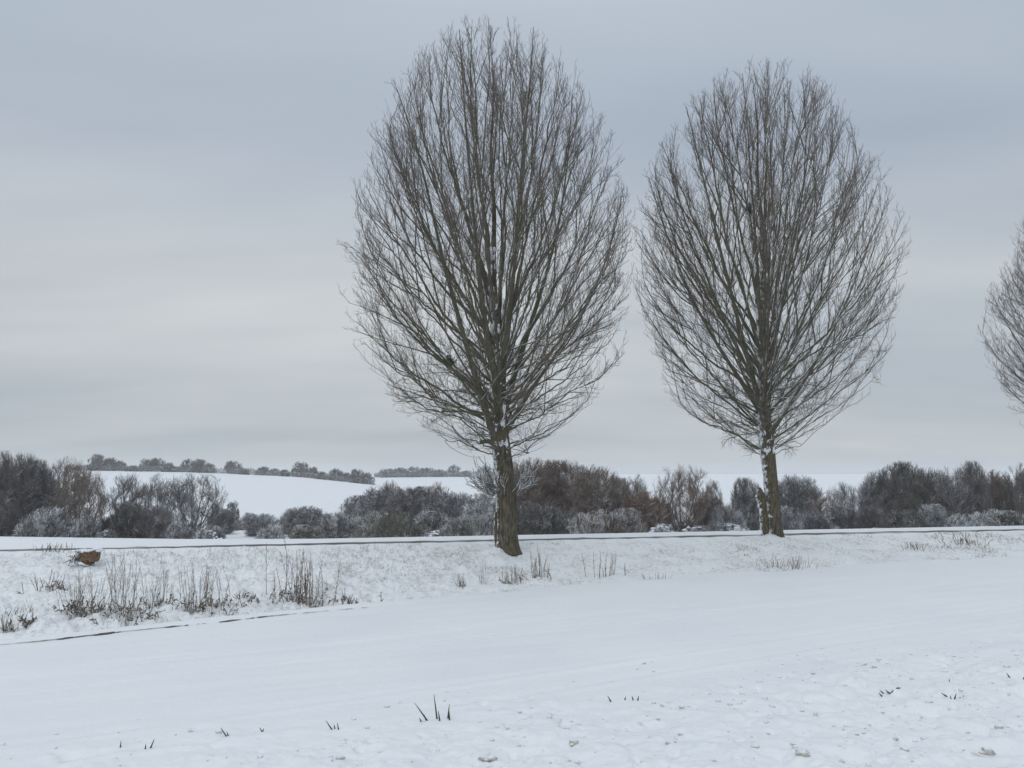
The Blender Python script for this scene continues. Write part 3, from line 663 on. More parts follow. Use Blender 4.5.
P_('vase2', 106, 22, .56, 10, 9, 5, 0.014, shape='vase', trunk_h=1.2, lowcrown=0.35, up=0.7)
P_('bush1', 107, 60, .80, 12, 9, 4, 0.019, h=3.0, w=2.2, shape='mound', trunk_h=0.1)
P_('bush2', 108, 64, .85, 12, 9, 4, 0.019, h=3.0, w=2.2, shape='mound', trunk_h=0.1, up=0.1)
P_('bush3', 109, 50, .75, 12, 9, 4, 0.019, h=3.0, w=1.9, shape='round', trunk_h=0.1, up=0.5)
P_('far1', 110, 24, .7, 8, 8, 4, 0.05, shape='round', trunk_h=1.0)
P_('far2', 111, 30, .8, 8, 8, 4, 0.05, shape='mound', trunk_h=0.5)
P_('far3', 112, 20, .6, 8, 8, 4, 0.05, shape='round', trunk_h=1.4, lowcrown=0.3)
DIM = {'bush1': (3.0, 2.2), 'bush2': (3.0, 2.2), 'bush3': (3.0, 1.9), 'tall1': (6, 2.2), 'tall2': (6, 2.2)}
def mound_snow(seed, n=110):
    rng = np.random.default_rng(seed); bl = []
    for q in range(n):
        a = rng.uniform(0, 6.283); e = math.asin(rng.uniform(0.15, 1)); r = rng.uniform(0.8, 1.0)
        c_ = np.array([2.1*math.cos(a)*math.cos(e)*r, 2.1*math.sin(a)*math.cos(e)*r, 2.85*math.sin(e)*r])
        bl.append(blob(c_, rng.uniform(0.06, 0.22)*np.array([1.3, 1.3, 0.6]), rng, 0.35))
    v, f = join(bl); return mesh_np('snow_cap', v, f, [M['snow']], True)
SC = [mound_snow(1), mound_snow(2, 150)]
prng = random.Random(5)
def plant(key, px, top, y, hw, colour, snow, label, base=None, cap=None, dark_trunk=True, group='leafless trees and shrubs in the hedgerow behind the lane', cat=None, name=None, rz=None):
    x = unproj(px, 500, y)[0]; zb = gz(x, y) - 0.05
    if base is not None: zb = float(zrow(base, y))
    zt = float(zrow(top, y)); h, w = DIM.get(key, (6.0, 3.0))
    sz = (zt-zb)/(h*1.01); sx = (hw*1.16/845.0*y)/(w*1.0)
    bush = key.startswith('bush'); nm = name or ('snowy_shrub' if bush else 'leafless_tree')
    root = obj(nm, None, loc=(x, y, zb)); root.scale = (sx*prng.uniform(0.94, 1.12), sx*prng.uniform(0.9, 1.1), sz); root.rotation_euler = (0, 0, prng.uniform(0, 6.28) if rz is None else rz)
    tag(root, label, cat or ('shrub' if bush else 'tree'), group)
    for me, n_, m_ in ((PT[key][0], 'stem' if bush else 'trunk', veg('dark' if dark_trunk else colour, 0)), (PT[key][1], 'crown', veg(colour, snow))):
        o = obj(n_, me, root); o.material_slots[0].link = 'OBJECT'; o.material_slots[0].material = m_
    if cap is not None: obj('snow_cap', SC[cap], root)
    return root
G1 = 'trees and shrubs of the dark thicket at the left edge'
T = [
 # key, px, top row, dist, half-width px, colour, snow, label
 ('dome1', 4, 449, 64, 30, 'dark', 0, 'dark leafless tree at the very left edge of the thicket'),
 ('tall1', 27, 449, 72, 13, 'grey', 1, 'spindly grey tree poking above the left thicket'),
 ('dome2', 34, 458, 62, 26, 'dark', 1, 'dark brown leafless tree second from the left edge'),
 ('vase1', 62, 454, 66, 30, 'brown', 0, 'leafless tree with several dark upright limbs in the left thicket'),
 ('vase2', 82, 466, 60, 26, 'brown', 1, 'leaning leafless tree at the right end of the left thicket'),
 ('bush1', 12, 502, 56, 28, 'dark', 1, 'dark shrub at the foot of the left thicket, at the frame edge'),
 ('bush2', 48, 504, 55, 26, 'dark', 2, 'dark shrub under the upright-limbed tree, snow on its twigs'),
 ('bush3', 84, 515, 56, 16, 'dark', 2, 'low dark shrub where the left thicket ends'),
 ('bush2', 104, 515, 66, 14, 'grey', 3, 'snow-covered shrub in the gap right of the left thicket'),
 ('tall1', 128, 470, 68, 18, 'grey', 1, 'fine-twigged bare tree, leftmost of the trio before the hill field'),
 ('tall2', 158, 471, 70, 17, 'grey', 0, 'fine-twigged bare tree, middle one before the hill field'),
 ('vase1', 194, 470, 68, 28, 'grey', 1, 'wide fine-twigged bare tree, rightmost of the trio before the hill field'),
 ('bush1', 122, 500, 62, 24, 'dark', 1, 'dark grey shrub under the leftmost fine-twigged tree'),
 ('bush3', 152, 506, 61, 22, 'grey', 1, 'grey shrub under the middle fine-twigged tree'),
 ('bush2', 178, 519, 58, 18, 'grey', 2, 'snow-dusted shrub under the wide fine-twigged tree'),
 ('bush1', 208, 524, 57, 17, 'grey', 3, 'low snow-laden bush right of the wide fine-twigged tree'),
 ('bush3', 222, 508, 80, 14, 'grey', 1, 'small grey shrub behind the low snow-laden bush'),
 ('far3', 233, 500, 110, 7, 'dark', 1, 'tiny dark tree at the bottom of the hill field'),
 ('bush1', 246, 512, 90, 12, 'grey', 2, 'round grey shrub at the bottom of the hill field'),
 ('bush3', 262, 513, 75, 14, 'grey', 2, 'grey shrub behind the white-topped bush'),
 ('bush2', 272, 523, 58, 13, 'grey', 3, 'small white-topped bush by the lane'),
 ('bush3', 308, 524, 58, 15, 'olive', 2, 'low pale shrub in front of the broad grey shrub'),
 ('dome1', 306, 505, 75, 24, 'grey', 1, 'broad grey shrub below the middle of the hill field'),
 ('bush1', 288, 508, 80, 16, 'grey', 2, 'grey shrub left of the broad grey shrub'),
 ('bush2', 342, 511, 66, 22, 'dark', 2, 'dark shrub with snow-dusted twigs left of the purple thicket'),
 ('dome2', 362, 494, 90, 22, 'grey', 1, 'grey shrub at the left end of the purple thicket'),
 ('dome1', 385, 484, 84, 26, 'purple', 1, 'purplish grey leafless tree, left crown of the thicket below the second field'),
 ('dome2', 418, 485, 80, 30, 'purple', 0, 'purplish dark leafless tree, middle crown of the thicket below the second field'),
 ('dome1', 452, 490, 78, 28, 'purple', 1, 'purplish leafless tree, right crown of the thicket below the second field'),
 ('vase2', 438, 480, 110, 10, 'red', 0, 'small rusty-coloured tree behind the purple thicket'),
 ('vase1', 391, 478, 120, 9, 'red', 0, 'small reddish bare tree at the left end of the second field'),
 ('bush2', 375, 509, 62, 24, 'olive', 2, 'olive grey shrub before the left purplish tree'),
 ('bush1', 405, 511, 60, 24, 'olive', 1, 'olive grey shrub in the middle of the row by the lane'),
 ('bush3', 434, 510, 62, 20, 'dark', 2, 'dark shrub before the middle purplish tree'),
 ('bush2', 460, 514, 60, 22, 'olive', 2, 'olive grey shrub left of the tallest tree\'s trunk'),
 ('dome2', 484, 492, 70, 22, 'grey', 2, 'pale snow-dusted shrub just behind the tallest tree\'s trunk'),
 ('bush1', 492, 512, 58, 18, 'grey', 2, 'low grey shrub directly behind the foot of the tallest tree'),
 ('dome1', 530, 456, 74, 30, 'brown', 0, 'brown domed tree just right of the tallest tree\'s trunk'),
 ('dome2', 562, 458, 72, 32, 'brown', 0, 'brown domed tree in the middle of the brown thicket'),
 ('dome1', 594, 463, 70, 30, 'brown', 1, 'brown domed tree at the shoulder of the brown thicket'),
 ('dome2', 618, 476, 68, 26, 'brown', 1, 'lower brown tree on the falling right side of the brown thicket'),
 ('bush3', 644, 490, 64, 18, 'red', 1, 'rusty shrub at the right end of the brown thicket'),
 ('bush1', 522, 500, 62, 20, 'dark', 1, 'dark shrub at the left foot of the brown thicket'),
 ('bush2', 556, 504, 61, 24, 'dark', 1, 'dark shrub at the middle foot of the brown thicket'),
 ('bush1', 598, 508, 57, 26, 'brown', 2, 'tangled brown shrub streaked with snow at the foot of the brown thicket'),
 ('bush3', 632, 507, 57, 20, 'brown', 2, 'tangled arching shrub at the right foot of the brown thicket'),
 ('tall2', 637, 472, 95, 13, 'grey', 1, 'thin pale tree between the brown thicket and the round-crowned tree'),
 ('vase1', 682, 462, 66, 28, 'red', 0, 'round-crowned bare tree with reddish twigs, standing clear before the far field'),
 ('bush3', 655, 498, 70, 18, 'grey', 1, 'grey shrub left of the round-crowned tree'),
 ('bush1', 706, 492, 68, 18, 'brown', 1, 'brown shrub right of the round-crowned tree'),
 ('bush2', 726, 503, 66, 16, 'grey', 2, 'grey snow-dusted shrub left of the straight-trunked tree'),
 ('tall1', 714, 478, 130, 8, 'grey', 1, 'small grey tree far behind the brown shrub'),
 ('dome2', 746, 476, 76, 16, 'dark', 1, 'dark bare tree showing left of the straight trunk'),
 ('dome1', 796, 473, 74, 26, 'dark', 1, 'dark domed tree right of the straight trunk'),
 ('vase2', 826, 490, 66, 20, 'brown', 1, 'brownish low tree right of the dark domed tree'),
 ('tall1', 842, 479, 80, 13, 'grey', 2, 'snow-dusted tree at the right end of the far field'),
 ('tall2', 861, 480, 78, 12, 'grey', 2, 'small frosted tree at the left end of the right wood'),
 ('bush1', 786, 505, 60, 22, 'grey', 2, 'grey shrub just right of the straight trunk'),
 ('bush2', 812, 510, 58, 20, 'purple', 1, 'purplish shrub before the brownish low tree'),
 ('bush3', 846, 505, 62, 22, 'grey', 1, 'grey shrub below the snow-dusted tree'),
 ('dome1', 880, 468, 72, 20, 'purple', 1, 'purplish tree at the left shoulder of the right wood'),
 ('dome2', 905, 460, 70, 26, 'dark', 0, 'dark tree, highest crown in the left half of the right wood'),
 ('tall1', 902, 457, 78, 9, 'grey', 0, 'thin pointed tree rising above the right wood'),
 ('dome1', 932, 466, 72, 22, 'dark', 1, 'dark tree in the dip of the right wood'),
 ('vase1', 952, 464, 68, 20, 'purple', 1, 'purplish upright-limbed tree in the right wood'),
 ('dome2', 972, 459, 70, 18, 'dark', 1, 'dark tree, highest crown in the right half of the right wood'),
 ('dome1', 996, 468, 74, 20, 'brown', 0, 'brown tree near the right edge of the wood'),
 ('tall2', 1021, 460, 72, 14, 'dark', 0, 'tall dark tree at the frame edge of the right wood'),
 ('dome2', 1040, 462, 76, 22, 'brown', 0, 'brown tree cut by the right frame edge'),
 ('bush1', 876, 503, 60, 20, 'purple', 1, 'purplish shrub at the left foot of the right wood'),
 ('bush2', 908, 507, 60, 22, 'dark', 1, 'dark shrub at the foot of the highest left crown of the right wood'),
 ('bush3', 938, 503, 61, 18, 'dark', 2, 'dark shrub with snow at the foot of the dip in the right wood'),
 ('bush2', 958, 512, 58, 22, 'grey', 2, 'grey snow-dusted shrub at the foot of the right wood'),
 ('bush1', 988, 508, 62, 20, 'grey', 3, 'snow-laden shrub low in the right wood'),
 ('bush3', 1012, 510, 56, 20, 'olive', 1, 'olive brown shrub at the right frame edge'),
]
for key, px, top, y, hw, colr, sn, lab in T:
    plant(key, px, top, y, hw, colr, sn, lab, group=G1 if px < 110 else 'trees and shrubs in the hedgerow behind the lane')
G2 = 'snow-laden bramble mounds by the lane'
for key, px, top, y, hw, cap, lab in [
 ('bush2', 662, 522, 55, 17, 1, 'snow-heaped bramble mound under the round-crowned tree'),
 ('bush1', 694, 524, 55, 18, 0, 'snow-heaped bramble mound right of the round-crowned tree\'s foot'),
 ('bush2', 730, 521, 56, 16, 1, 'snow-heaped bramble mound left of the straight trunk'),
 ('bush1', 271, 526, 56, 9, 1, 'small round bramble under a white cap, left of the tall lane-side stems'),
 ('bush2', 210, 528, 56, 15, 0, 'bramble mound with patchy snow under the fine-twigged trees'),
 ('bush1', 108, 528, 58, 9, 1, 'white bramble mound in the gap beside the left thicket'),
 ('bush2', 740, 527, 52, 12, 0, 'low snowy bramble touching the straight trunk\'s left side in view'),
 ('bush1', 872, 527, 54, 14, 1, 'white bramble mound at the left foot of the right wood'),
 ('bush2', 436, 528, 56, 12, 0, 'low snow-speckled bramble in front of the olive shrubs')]:
    plant(key, px, top, y, hw, 'dark', 2, lab, cap=cap, group=G2, cat='bramble', name='bramble_mound')
# hilltop hedge trees
G3 = 'far trees along the hilltop hedge'
far = [(96, 453, 9, 1, 'first and tallest round tree at the left end of the hilltop hedge'), (109, 457, 8, 2, 'second tree of the hilltop hedge, joined to the round tree at its left end'),
 (118, 460, 7, 2, 'third low tree from the left end of the hilltop hedge'), (132, 465, 8, 2, 'low bushy stretch between the hedge\'s first group and the next trees'),
 (145, 458, 8, 3, 'rounded hedge tree above the fine-twigged bare trio'), (156, 457, 8, 1, 'dark hedge tree at the top of the second hilltop group'), (168, 462, 7, 2, 'low tree ending the second hilltop group'),
 (178, 466, 5, 2, 'low bush between the second and third hilltop groups'), (187, 458, 7, 3, 'dark tree at the left of the third hilltop group'), (199, 458, 8, 1, 'broad tree at the middle of the third hilltop group'), (209, 463, 6, 2, 'small tree at the right of the third hilltop group'),
 (232, 460, 9, 1, 'lone dark tree standing apart on the hilltop hedge'), (243, 468, 6, 2, 'low bush leaning off the lone hilltop tree'),
 (263, 466, 8, 2, 'low dark hilltop tree right of the bare gap'), (274, 468, 7, 2, 'low hilltop bush in the chain before the tall hilltop pair'), (284, 469, 6, 2, 'small hilltop bush just left of the tall hilltop pair'),
 (300, 461, 9, 3, 'taller pale tree of the hilltop pair'), (311, 466, 7, 1, 'lower partner right of the taller pale hilltop tree'), (321, 471, 6, 2, 'small hilltop bush right of the pair'),
 (335, 468, 9, 2, 'broad low hilltop tree where the hedge drops'), (346, 472, 7, 2, 'low hilltop bush on the falling part of the hedge'), (357, 468, 8, 1, 'round tree near the end of the falling hedge'), (367, 472, 8, 2, 'last low tree of the falling hedge')]
for i, (px, top, hw, k, lab) in enumerate(far):
    b_ = float(np.interp(px, PXA, [470, 469, 470, 472, 476.5, 484, 492, 497, 499, 500, 500, 500]))+3.5
    plant('far%d' % k, px, top, 298+(i % 3)*4, hw, ['dark', 'grey', 'dark'][i % 3], 0, lab, base=b_, group=G3, name='hedge_tree')
i = 0
for px, top, hw, lab in [(386, 468, 10, 'leftmost tree of the long far copse beyond the second field'), (400, 467, 10, 'second tree from the left of the long far copse'), (414, 466, 10, 'tree at the centre of the long far copse'),
   (428, 467, 10, 'fourth tree of the long far copse'), (440, 469, 9, 'tree at the right end of the long far copse'), (454, 464, 7, 'dark round tree standing proud at the right of the far copse'), (466, 470, 8, 'low tree right of the dark round tree'), (480, 469, 8, 'low far tree just left of the tallest tree\'s trunk'),
   (486, 465, 6, 'small far tree half behind the tallest tree\'s trunk')]:
    plant('far%d' % (1+i % 3), px, top, 455+(i % 2)*6, hw, ['olive', 'dark', 'dark'][i % 3], 0, lab, base=479.5, group='far trees of the copse beyond the second field', name='hedge_tree'); i += 1

# ------------------------------------------------------------------ verge: weeds, stems, log, grass
def stem_clump(name, px, pybase, hpx, wpx, n, seed, label, cat, mat, lean=0.12, r=0.008, side=4, group=None, low=0, gyoff=0, dens=1.0):
    n = max(6, int(n*(0.95 if name == 'willow_sapling' else 0.62))) if n > 30 else n; r = r*0.8; rng = np.random.default_rng(seed); x, y = ground_at(px, pybase); s = y/845.0; h = hpx*s; w = wpx*s
    ox = rng.normal(0, w*0.25, n); oy = rng.normal(0, w*0.14, n); oz = np.array([gz(x+a, y+b_) for a, b_ in zip(ox, oy)])-gz(x, y)-0.03
    P = np.stack([ox, oy, oz], -1); D = np.stack([rng.normal(0, lean, n)+ox/max(w, .1)*lean*1.6, rng.normal(0, lean, n), np.ones(n)], -1)
    L = h*rng.uniform(0.45, 1.0, n)**1.1; st = grow(P, D, L, 7, 0.25, 0.05, rng)
    parts = [tubes(st, np.full(n, r), np.full(n, r*0.45), 4)]
    if side:
        p, d, t, ix = spawn(st, side, 0.3, 1, (15, 40), rng, up=0.4); q = grow(p, d, L[ix]*(1.1-t)*rng.uniform(0.15, 0.4, len(t)), 3, 0.4, 0.08, rng)
        parts.append(tubes(q, np.full(len(q), r*0.6), np.full(len(q), r*0.35), 3))
    root = obj(name, None, loc=(x, y, gz(x, y))); tag(root, label, cat, group)
    v, f = join(parts); obj('stems', mesh_np('stems', v, f, [mat]), root)
    low = int(low*0.45)
    if low:   # dead leafy tangle at the foot
        m_ = low; ox = rng.normal(0, w*0.36, m_); oy = rng.normal(0, w*0.16, m_); oz = np.array([gz(x+a, y+b_) for a, b_ in zip(ox, oy)])-gz(x, y)
        P = np.stack([ox, oy, oz-0.02], -1); D = rng.normal(0, 0.7, (m_, 3)); D[:, 2] = np.abs(D[:, 2])+0.4
        q = grow(P, D, rng.uniform(0.12, 0.45, m_)*min(1.0, h)*(rng.random(m_)+0.4), 4, -0.3, 0.2, rng); a = tubes(q, np.full(m_, 0.014), np.full(m_, 0.008), 3)
        p, d, t, ix = spawn(q, 3, 0.2, 1, (30, 80), rng); q = grow(p, d, rng.uniform(0.04, 0.12, len(p)), 1, 0, 0.1, rng); b_ = tubes(q, np.full(len(q), 0.022), np.full(len(q), 0.006), 3)
        v, f = join([a, b_]); obj('dead_leaves', mesh_np('dead_leaves', v, f, [M['weed']]), root)
    return root
GW = 'dry weed clumps along the snowy bank'
stem_clump('willow_sapling', 303, 600, 58, 56, 34, 1, 'tall clump of upright bare stems, by itself on the bank left of the tallest tree', 'shrub', M['stalk'], 0.13, 0.013, 5, GW, 150)
stem_clump('weed_clump', 118, 614, 66, 60, 70, 2, 'widest dry weed clump with the tallest single stalk, below the broken log', 'weeds', M['stalk'], 0.12, 0.008, 5, GW, 170)
stem_clump('weed_clump', 80, 614, 48, 30, 44, 3, 'pale dry grass clump at the left side of the widest weed clump', 'weeds', M['stalk'], 0.13, 0.008, 4, GW, 90)
stem_clump('weed_clump', 160, 603, 38, 28, 26, 4, 'thin dry stems between the widest weed clump and the next clump', 'weeds', M['stalk'], 0.13, 0.007, 4, GW, 40)
stem_clump('weed_clump', 207, 609, 50, 54, 56, 5, 'dry weed clump with upright stalks midway between the widest clump and the tall bare stems', 'weeds', M['stalk'], 0.10, 0.010, 4, GW, 150)
stem_clump('weed_clump', 45, 592, 20, 34, 34, 6, 'low dark tangle of weeds on the bank left of the widest clump', 'weeds', M['weed'], 0.4, 0.014, 5, GW, 30)
stem_clump('weed_clump', 10, 628, 18, 24, 18, 7, 'small dark weeds at the left frame edge', 'weeds', M['weed'], 0.35, 0.012, 4, GW, 30)
stem_clump('weed_clump', 28, 625, 16, 12, 14, 8, 'small dark leafy tuft beside the weeds at the left frame edge', 'weeds', M['weed'], 0.4, 0.014, 4, GW, 30)
stem_clump('weed_clump', 53, 551, 12, 30, 30, 9, 'dark weeds on the verge just beyond the lane, left of the log', 'weeds', M['weed'], 0.35, 0.014, 4, GW)
stem_clump('weed_clump', 463, 586, 15, 12, 26, 10, 'small tuft of brown grass left of the tallest tree', 'weeds', M['stalk'], 0.22, 0.008, 0, GW)
stem_clump('weed_clump', 482, 584, 24, 12, 9, 11, 'few thin pale stalks just below the tallest tree', 'weeds', M['stalk'], 0.15, 0.006, 2, GW)
stem_clump('weed_clump', 512, 583, 20, 20, 16, 12, 'short dark stalks in a row below the tallest trunk', 'weeds', M['stalk'], 0.08, 0.010, 3, GW, 16)
stem_clump('weed_clump', 536, 581, 32, 24, 15, 13, 'taller dark stalks right below the tallest trunk', 'weeds', M['stalk'], 0.10, 0.012, 3, GW, 10)
stem_clump('weed_clump', 606, 576, 26, 28, 15, 14, 'evenly spaced upright stalks on the bank between the two big trees', 'weeds', M['stalk'], 0.07, 0.012, 3, GW)
stem_clump('weed_clump', 787, 567, 14, 50, 90, 15, 'low spread of dry grass on the bank below the straight-trunked tree', 'weeds', M['stalk'], 0.35, 0.008, 3, GW)
stem_clump('weed_clump', 962, 544, 12, 44, 80, 16, 'dark low weeds beside the lane under the right wood', 'weeds', M['weed'], 0.4, 0.012, 3, GW)
stem_clump('weed_clump', 915, 550, 10, 20, 26, 17, 'small dark weeds on the verge left of the dark low weeds', 'weeds', M['weed'], 0.4, 0.010, 3, GW)
stem_clump('weed_clump', 655, 579, 9, 24, 18, 21, 'very low sparse weeds on the bank right of the evenly spaced stalks', 'weeds', M['weed'], 0.4, 0.007, 2, GW)
stem_clump('weed_clump', 370, 551, 12, 30, 14, 18, 'sparse short weeds on the verge near the lane, right of the tall bare stems', 'weeds', M['stalk'], 0.2, 0.005, 2, GW)
stem_clump('weed_clump', 347, 602, 10, 16, 22, 19, 'small dark weeds at the right foot of the tall bare stems', 'weeds', M['weed'], 0.4, 0.014, 3, GW, 20)
stem_clump('weed_clump', 244, 603, 9, 22, 22, 20, 'low dark weeds left of the tall bare stems', 'weeds', M['weed'], 0.5, 0.014, 3, GW, 20)
stem_clump('weed_clump', 20, 612, 10, 30, 24, 22, 'scattered low weeds on the bank above the left end of the ditch', 'weeds', M['weed'], 0.5, 0.010, 2, GW)

def broken_log():
    rng = np.random.default_rng(3); x, y = ground_at(88, 566); s = y/845.0
    root = obj('broken_log', None, loc=(x, y, gz(x, y))); tag(root, 'orange-brown broken log with a snow cap at the lane edge, left', 'log')
    # blocky torn wood: outline in x/z pixels extruded in depth with irregular faces
    out = [(-7, 10), (-6, 6), (-3, 5), (-1, 1), (0, -1), (3, -1), (4, 2), (5.5, 4), (8, 2), (9, 5), (8.5, 12), (4, 13.5), (-2, 12)]
    V = []; n = len(out); D = 5
    for j in range(D):
        f = j/(D-1); sc = 0.82+0.18*math.sin(math.pi*f)
        for (a, b_) in out: V.append(((a*sc+rng.normal(0, .35))*s, (f-0.5)*0.55, ((b_-6)*sc+6+rng.normal(0, .35))*s+0.08))
    F = [[j*n+i_, j*n+(i_+1) % n, (j+1)*n+(i_+1) % n, (j+1)*n+i_] for j in range(D-1) for i_ in range(n)]
    import bmesh
    bm = bmesh.new(); vs = [bm.verts.new(v) for v in V]
    for q in F: bm.faces.new([vs[i_] for i_ in q])
    bm.faces.new([vs[i_] for i_ in range(n)][::-1]); bm.faces.new([vs[(D-1)*n+i_] for i_ in range(n)])
    bmesh.ops.recalc_face_normals(bm, faces=bm.faces)
    me = bpy.data.meshes.new('torn_wood'); bm.to_mesh(me); bm.free(); me.materials.append(M['wood']); obj('torn_wood', me, root)
    bl = [blob(np.array([(a)*s, rng.uniform(-.2, .2), (13+rng.uniform(-1, 1))*s+0.08]), np.array([3.2, 8, 1.4])*s*rng.uniform(.8, 1.2), rng, 0.2) for a in (-9, -6, -3, 0, 3, 6, 8)]
    bl.append(blob(np.array([-10*s, 0, 9*s]), np.array([5, 7, 4.5])*s, rng, 0.2))
    v, f = join(bl); obj('snow_cap', mesh_np('snow_cap', v, f, [M['snow']], True), root)
    p = np.stack([rng.uniform(-13, -5, 26)*s, rng.uniform(-.4, -.2, 26), rng.uniform(4, 11, 26)*s], -1); q = grow(p, rng.normal(size=(26, 3)), rng.uniform(.08, .25, 26), 3, 0, .2, rng)
    v, f = tubes(q, np.full(26, .02), np.full(26, .008), 4); obj('broken_twigs', mesh_np('broken_twigs', v, f, [M['weed']]), root)
broken_log()

def blades(px, pybase, specs, label, seed):
    """a few stiff leaves: specs = [(dx px, lean px, height px)]"""
    x, y = ground_at(px, pybase); s = y/845.0; rng = np.random.default_rng(seed); n = len(specs)
    P = np.array([[a*s, rng.uniform(-.05, .05), 0] for a, l, h in specs]); P[:, 2] = [gz(x+p[0], y+p[1])-gz(x, y)-0.03 for p in P]
    L = np.array([math.hypot(l, h)*s+0.03 for a, l, h in specs]); D = np.array([[l/max(h, 1), rng.uniform(-.2, .2), 1] for a, l, h in specs])
    q = grow(P, D, L, 4, 0, 0.02, rng); v, f = tubes(q, np.full(n, 0.013), np.full(n, 0.003), 4, 1.5)
    tag(obj('leaf_blades', mesh_np('leaf_blades', v, f, [M['blade']], True), loc=(x, y, gz(x, y))), label, 'plant', 'dark leaf blades poking out of the field snow')
blades(437, 720, [(-8, -12, 17), (0, -3, 23), (3, -1, 10), (10, 1, 13), (12, 0, 8), (-14, -2, 4), (-10, -2, 5)], 'largest tuft of dark stiff blades, in the middle foreground', 1)
blades(336, 728, [(-2, -6, 9), (3, -1, 6), (-1, -1, 4)], 'small tuft of blades, second largest, left of the largest tuft', 2)
blades(229, 736, [(0, -6, 8), (1, -2, 4)], 'single dark blade leaning left', 3)
blades(147, 749, [(1, 3, 8), (-2, 1, 5)], 'short blade pair leaning right, in the left foreground', 4)
blades(119, 750, [(0, 0, 6)], 'lone upright short blade at the far left of the foreground', 5)
blades(262, 731, [(0, 1, 3), (2, -3, 4)], 'tiny blade just right of the single leaning blade', 6)
blades(612, 702, [(0, -3, 6), (12, 1, 3), (21, -1, 4), (24, 1, 4)], 'thin blade with three tiny tips beside it, right of centre', 7)
blades(891, 694, [(-8, -3, 3), (-4, -4, 3), (0, -5, 4), (3, 4, 3), (5, 4, 2), (-2, 3, 4)], 'flattened dark leaves in the right foreground', 8)
blades(952, 696, [(-2, -5, 4), (0, -2, 6), (2, 2, 5), (3, 5, 2)], 'star-shaped dark leaf tuft in the right foreground', 9)
blades(1013, 678, [(0, -3, 5), (9, 0, 2)], 'small blade at the right frame edge', 10)
blades(948, 683, [(0, 0, 5)], 'lone faint blade behind the star-shaped tuft', 11)

def hedge(px0, px1, y, rowbase, htop, label, seed, colour):
    """low continuous hedge of tangled twigs following the hilltop"""
    rng = np.random.default_rng(seed); n = 5200; px = rng.uniform(px0, px1, n); x = (px-512)/845*y; yy = y+rng.normal(0, 1.2, n)
    x0_ = (px0+px1)/2-512; x0_ = x0_/845*y; hh = htop*(0.65+0.9*np.clip(fbm(px*0.09, px*0, 4, seed)+0.3, 0, 1)); z = terrain(x, yy, False)
    P = np.stack([x-x0_, yy-y, z+hh*rng.random(n)**0.8*0.75], -1); q = grow(P, rng.normal(size=(n, 3))+np.array([0, 0, 0.6]), rng.uniform(0.4, 1.1, n), 3, 0.3, 0.2, rng)
    v, f = tubes(q, np.full(n, 0.06), np.full(n, 0.03), 3); tag(obj('hedge', mesh_np('hedge', v, f, [veg(colour, 1)]), loc=(x0_, y, 0)), label, 'hedge', 'low hedges along the far hilltops')
hedge(70, 376, 297, 0, 2.3, 'low dark hedge along the top edge of the large left hill field', 3, 'dark')
hedge(376, 496, 452, 0, 3.0, 'low hedge along the top of the smaller field left of the tallest tree', 4, 'dark')
def crumbs():
    """snow-dusted crumbs of soil and lumps of snow, too many to count"""
    rng = np.random.default_rng(21); n = 1900; y = rng.uniform(8.2, 17, n)**1.0; x = rng.uniform(-0.66, 0.68, n)*y
    k = y < rough_edge(x)+rng.normal(0, 0.9, n); k &= rng.random(n) < 0.35+1.6*np.clip(fbm(x*0.9, y*0.9, 3, 63)+0.1+0.02*x, 0, 1); x, y = x[k], y[k]; z = terrain(x, y); A, B = [], []
    for i in range(len(x)):
        sc = 0.009+0.024*rng.random()**3; br = blob(np.array([x[i], y[i], z[i]+sc*0.1]), sc*np.array([rng.uniform(1, 1.7), 1, rng.uniform(.8, 1.2)]), rng, 0.35)
        (A if rng.random() < 0.6 else B).append(br)
    v, f = join(A); tag(obj('soil_crumbs', mesh_np('soil_crumbs', v, f, [M['crumb']], True)), 'grey snow-dusted soil crumbs strewn over the rough snow', 'soil', kind='stuff')
    v, f = join(B); tag(obj('snow_crumbs', mesh_np('snow_crumbs', v, f, [M['crumb2']], True)), 'small frozen snow lumps strewn over the rough snow', 'snow', kind='stuff')
M['crumb'] = bark_mat('soil_crumb', (0.44, 0.45, 0.455), (0.62, 0.635, 0.65), lo=0.2, hi=1.0, namt=0.8, nscale=20, direction=(0, 0, 1), tscale=20)
M['crumb2'] = bark_mat('icy_crumb', (0.6, 0.63, 0.66), (0.74, 0.77, 0.80), lo=0.3, hi=0.8, namt=0.8, nscale=20, direction=(0, 0, 1), tscale=20)
crumbs()
def verge_grass():
    rng = np.random.default_rng(8); n = 24000
    x = rng.uniform(-22, 34, n); f = rng.random(n); ye = edge_y(x)+0.1; yr = road_y(x)-0.45
    y = ye+(yr-ye)*f
    k = fbm(x*0.55, y*0.55, 3, 14)+0.25*fbm(x*3, y*3, 2, 15) > 0.04 + 0.10*rng.random(n); x, y = x[k], y[k]; n = len(x)
    P = np.stack([x, y, terrain(x, y)-0.01], -1); D = rng.normal(0, 0.45, (n, 3)); D[:, 2] = 1
    q = grow(P, D, rng.uniform(0.04, 0.15, n), 2, -0.2, 0.1, rng); v, f = tubes(q, np.full(n, 0.005), np.full(n, 0.002), 3)
    tag(obj('grass', mesh_np('grass', v, f, [M['stalk']])), 'short dry grass tips poking through the snow on the bank', 'grass', kind='stuff')
verge_grass()

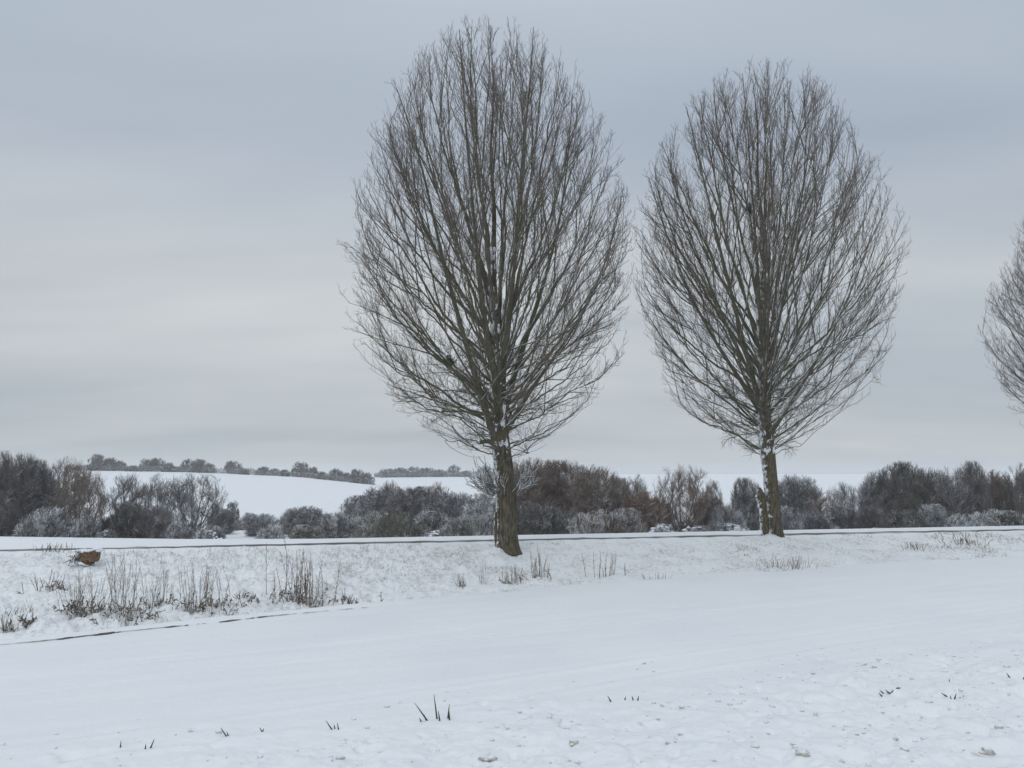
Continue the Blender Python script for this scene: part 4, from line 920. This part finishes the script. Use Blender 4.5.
def clods():
    rng = np.random.default_rng(77); me = []
    for k in range(3):
        bl = [blob(np.array([0, 0, 0.01]), np.array([1, .8, .75])*0.065, rng, 0.35)] + [blob(np.array([rng.uniform(-.06, .06), rng.uniform(-.05, .05), 0]), np.array([1, 1, .7])*rng.uniform(.015, .035), rng, .3) for _ in range(5)]
        v, f = join(bl); m1 = mesh_np('earth_clod', v, f, [M['clod']], True); me.append(m1)
    for i, (px, py, sc, lab) in enumerate([(488, 762, 1.3, 'brown earth clod at the bottom edge, left of centre'), (671, 746, .9, 'brownish clod right of centre in the rough snow'), (574, 744, .8, 'small clod in the rough snow near centre'),
        (803, 757, 1.1, 'earth clod low in the foreground right of centre'), (755, 750, .7, 'small earth clod left of the low right one'), (988, 752, 1.0, 'earth clod in the bottom right corner'), (895, 742, .7, 'clod among snow lumps at lower right'), (905, 752, .6, 'smaller clod just below the lower right one'), (682, 712, .6, 'tiny clod where the smooth snow begins'), (340, 762, .7, 'small clod at the bottom edge left of the brown one')]):
        x, y = ground_at(px, py); o = obj('earth_clod', me[i % 3], loc=(x, y, gz(x, y))); o.scale = (sc,)*3; o.rotation_euler = (0, 0, i*1.7)
        tag(o, lab, 'clod', 'earth clods showing through the rough snow')
M['clod'] = bark_mat('frozen_clod', (0.40, 0.38, 0.345), (0.58, 0.565, 0.53), lo=0.3, hi=1.0, namt=1.0, nscale=14, direction=(0, 0, 1), tscale=14)
clods()

# ------------------------------------------------------------------ thin winter haze
def haze():
    import bmesh
    bm = bmesh.new(); bmesh.ops.create_cube(bm, size=1); me = bpy.data.meshes.new('haze'); bm.to_mesh(me); bm.free()
    o = obj('haze', me); x0, x1, y0, y1, z0, z1 = -5600, 5600, -300, 2300, -60, 26
    # sized to hold the whole ground sheet
    x0, x1 = -7800, 7800
    o.location = ((x0+x1)/2, (y0+y1)/2, (z0+z1)/2); o.scale = (x1-x0, y1-y0, z1-z0)
    m = bpy.data.materials.new('thin_haze'); m.use_nodes = True; nt = m.node_tree; nt.nodes.clear()
    ou = nd(nt, 'ShaderNodeOutputMaterial'); v = nd(nt, 'ShaderNodeVolumePrincipled'); v.inputs['Density'].default_value = 0.0005
    v.inputs['Color'].default_value = (0.93, 0.96, 1.0, 1); lk(nt, v.outputs[0], ou.inputs['Volume'])
    me.materials.append(m); tag(o, 'thin pale winter haze over the fields', 'haze', kind='stuff')
haze()
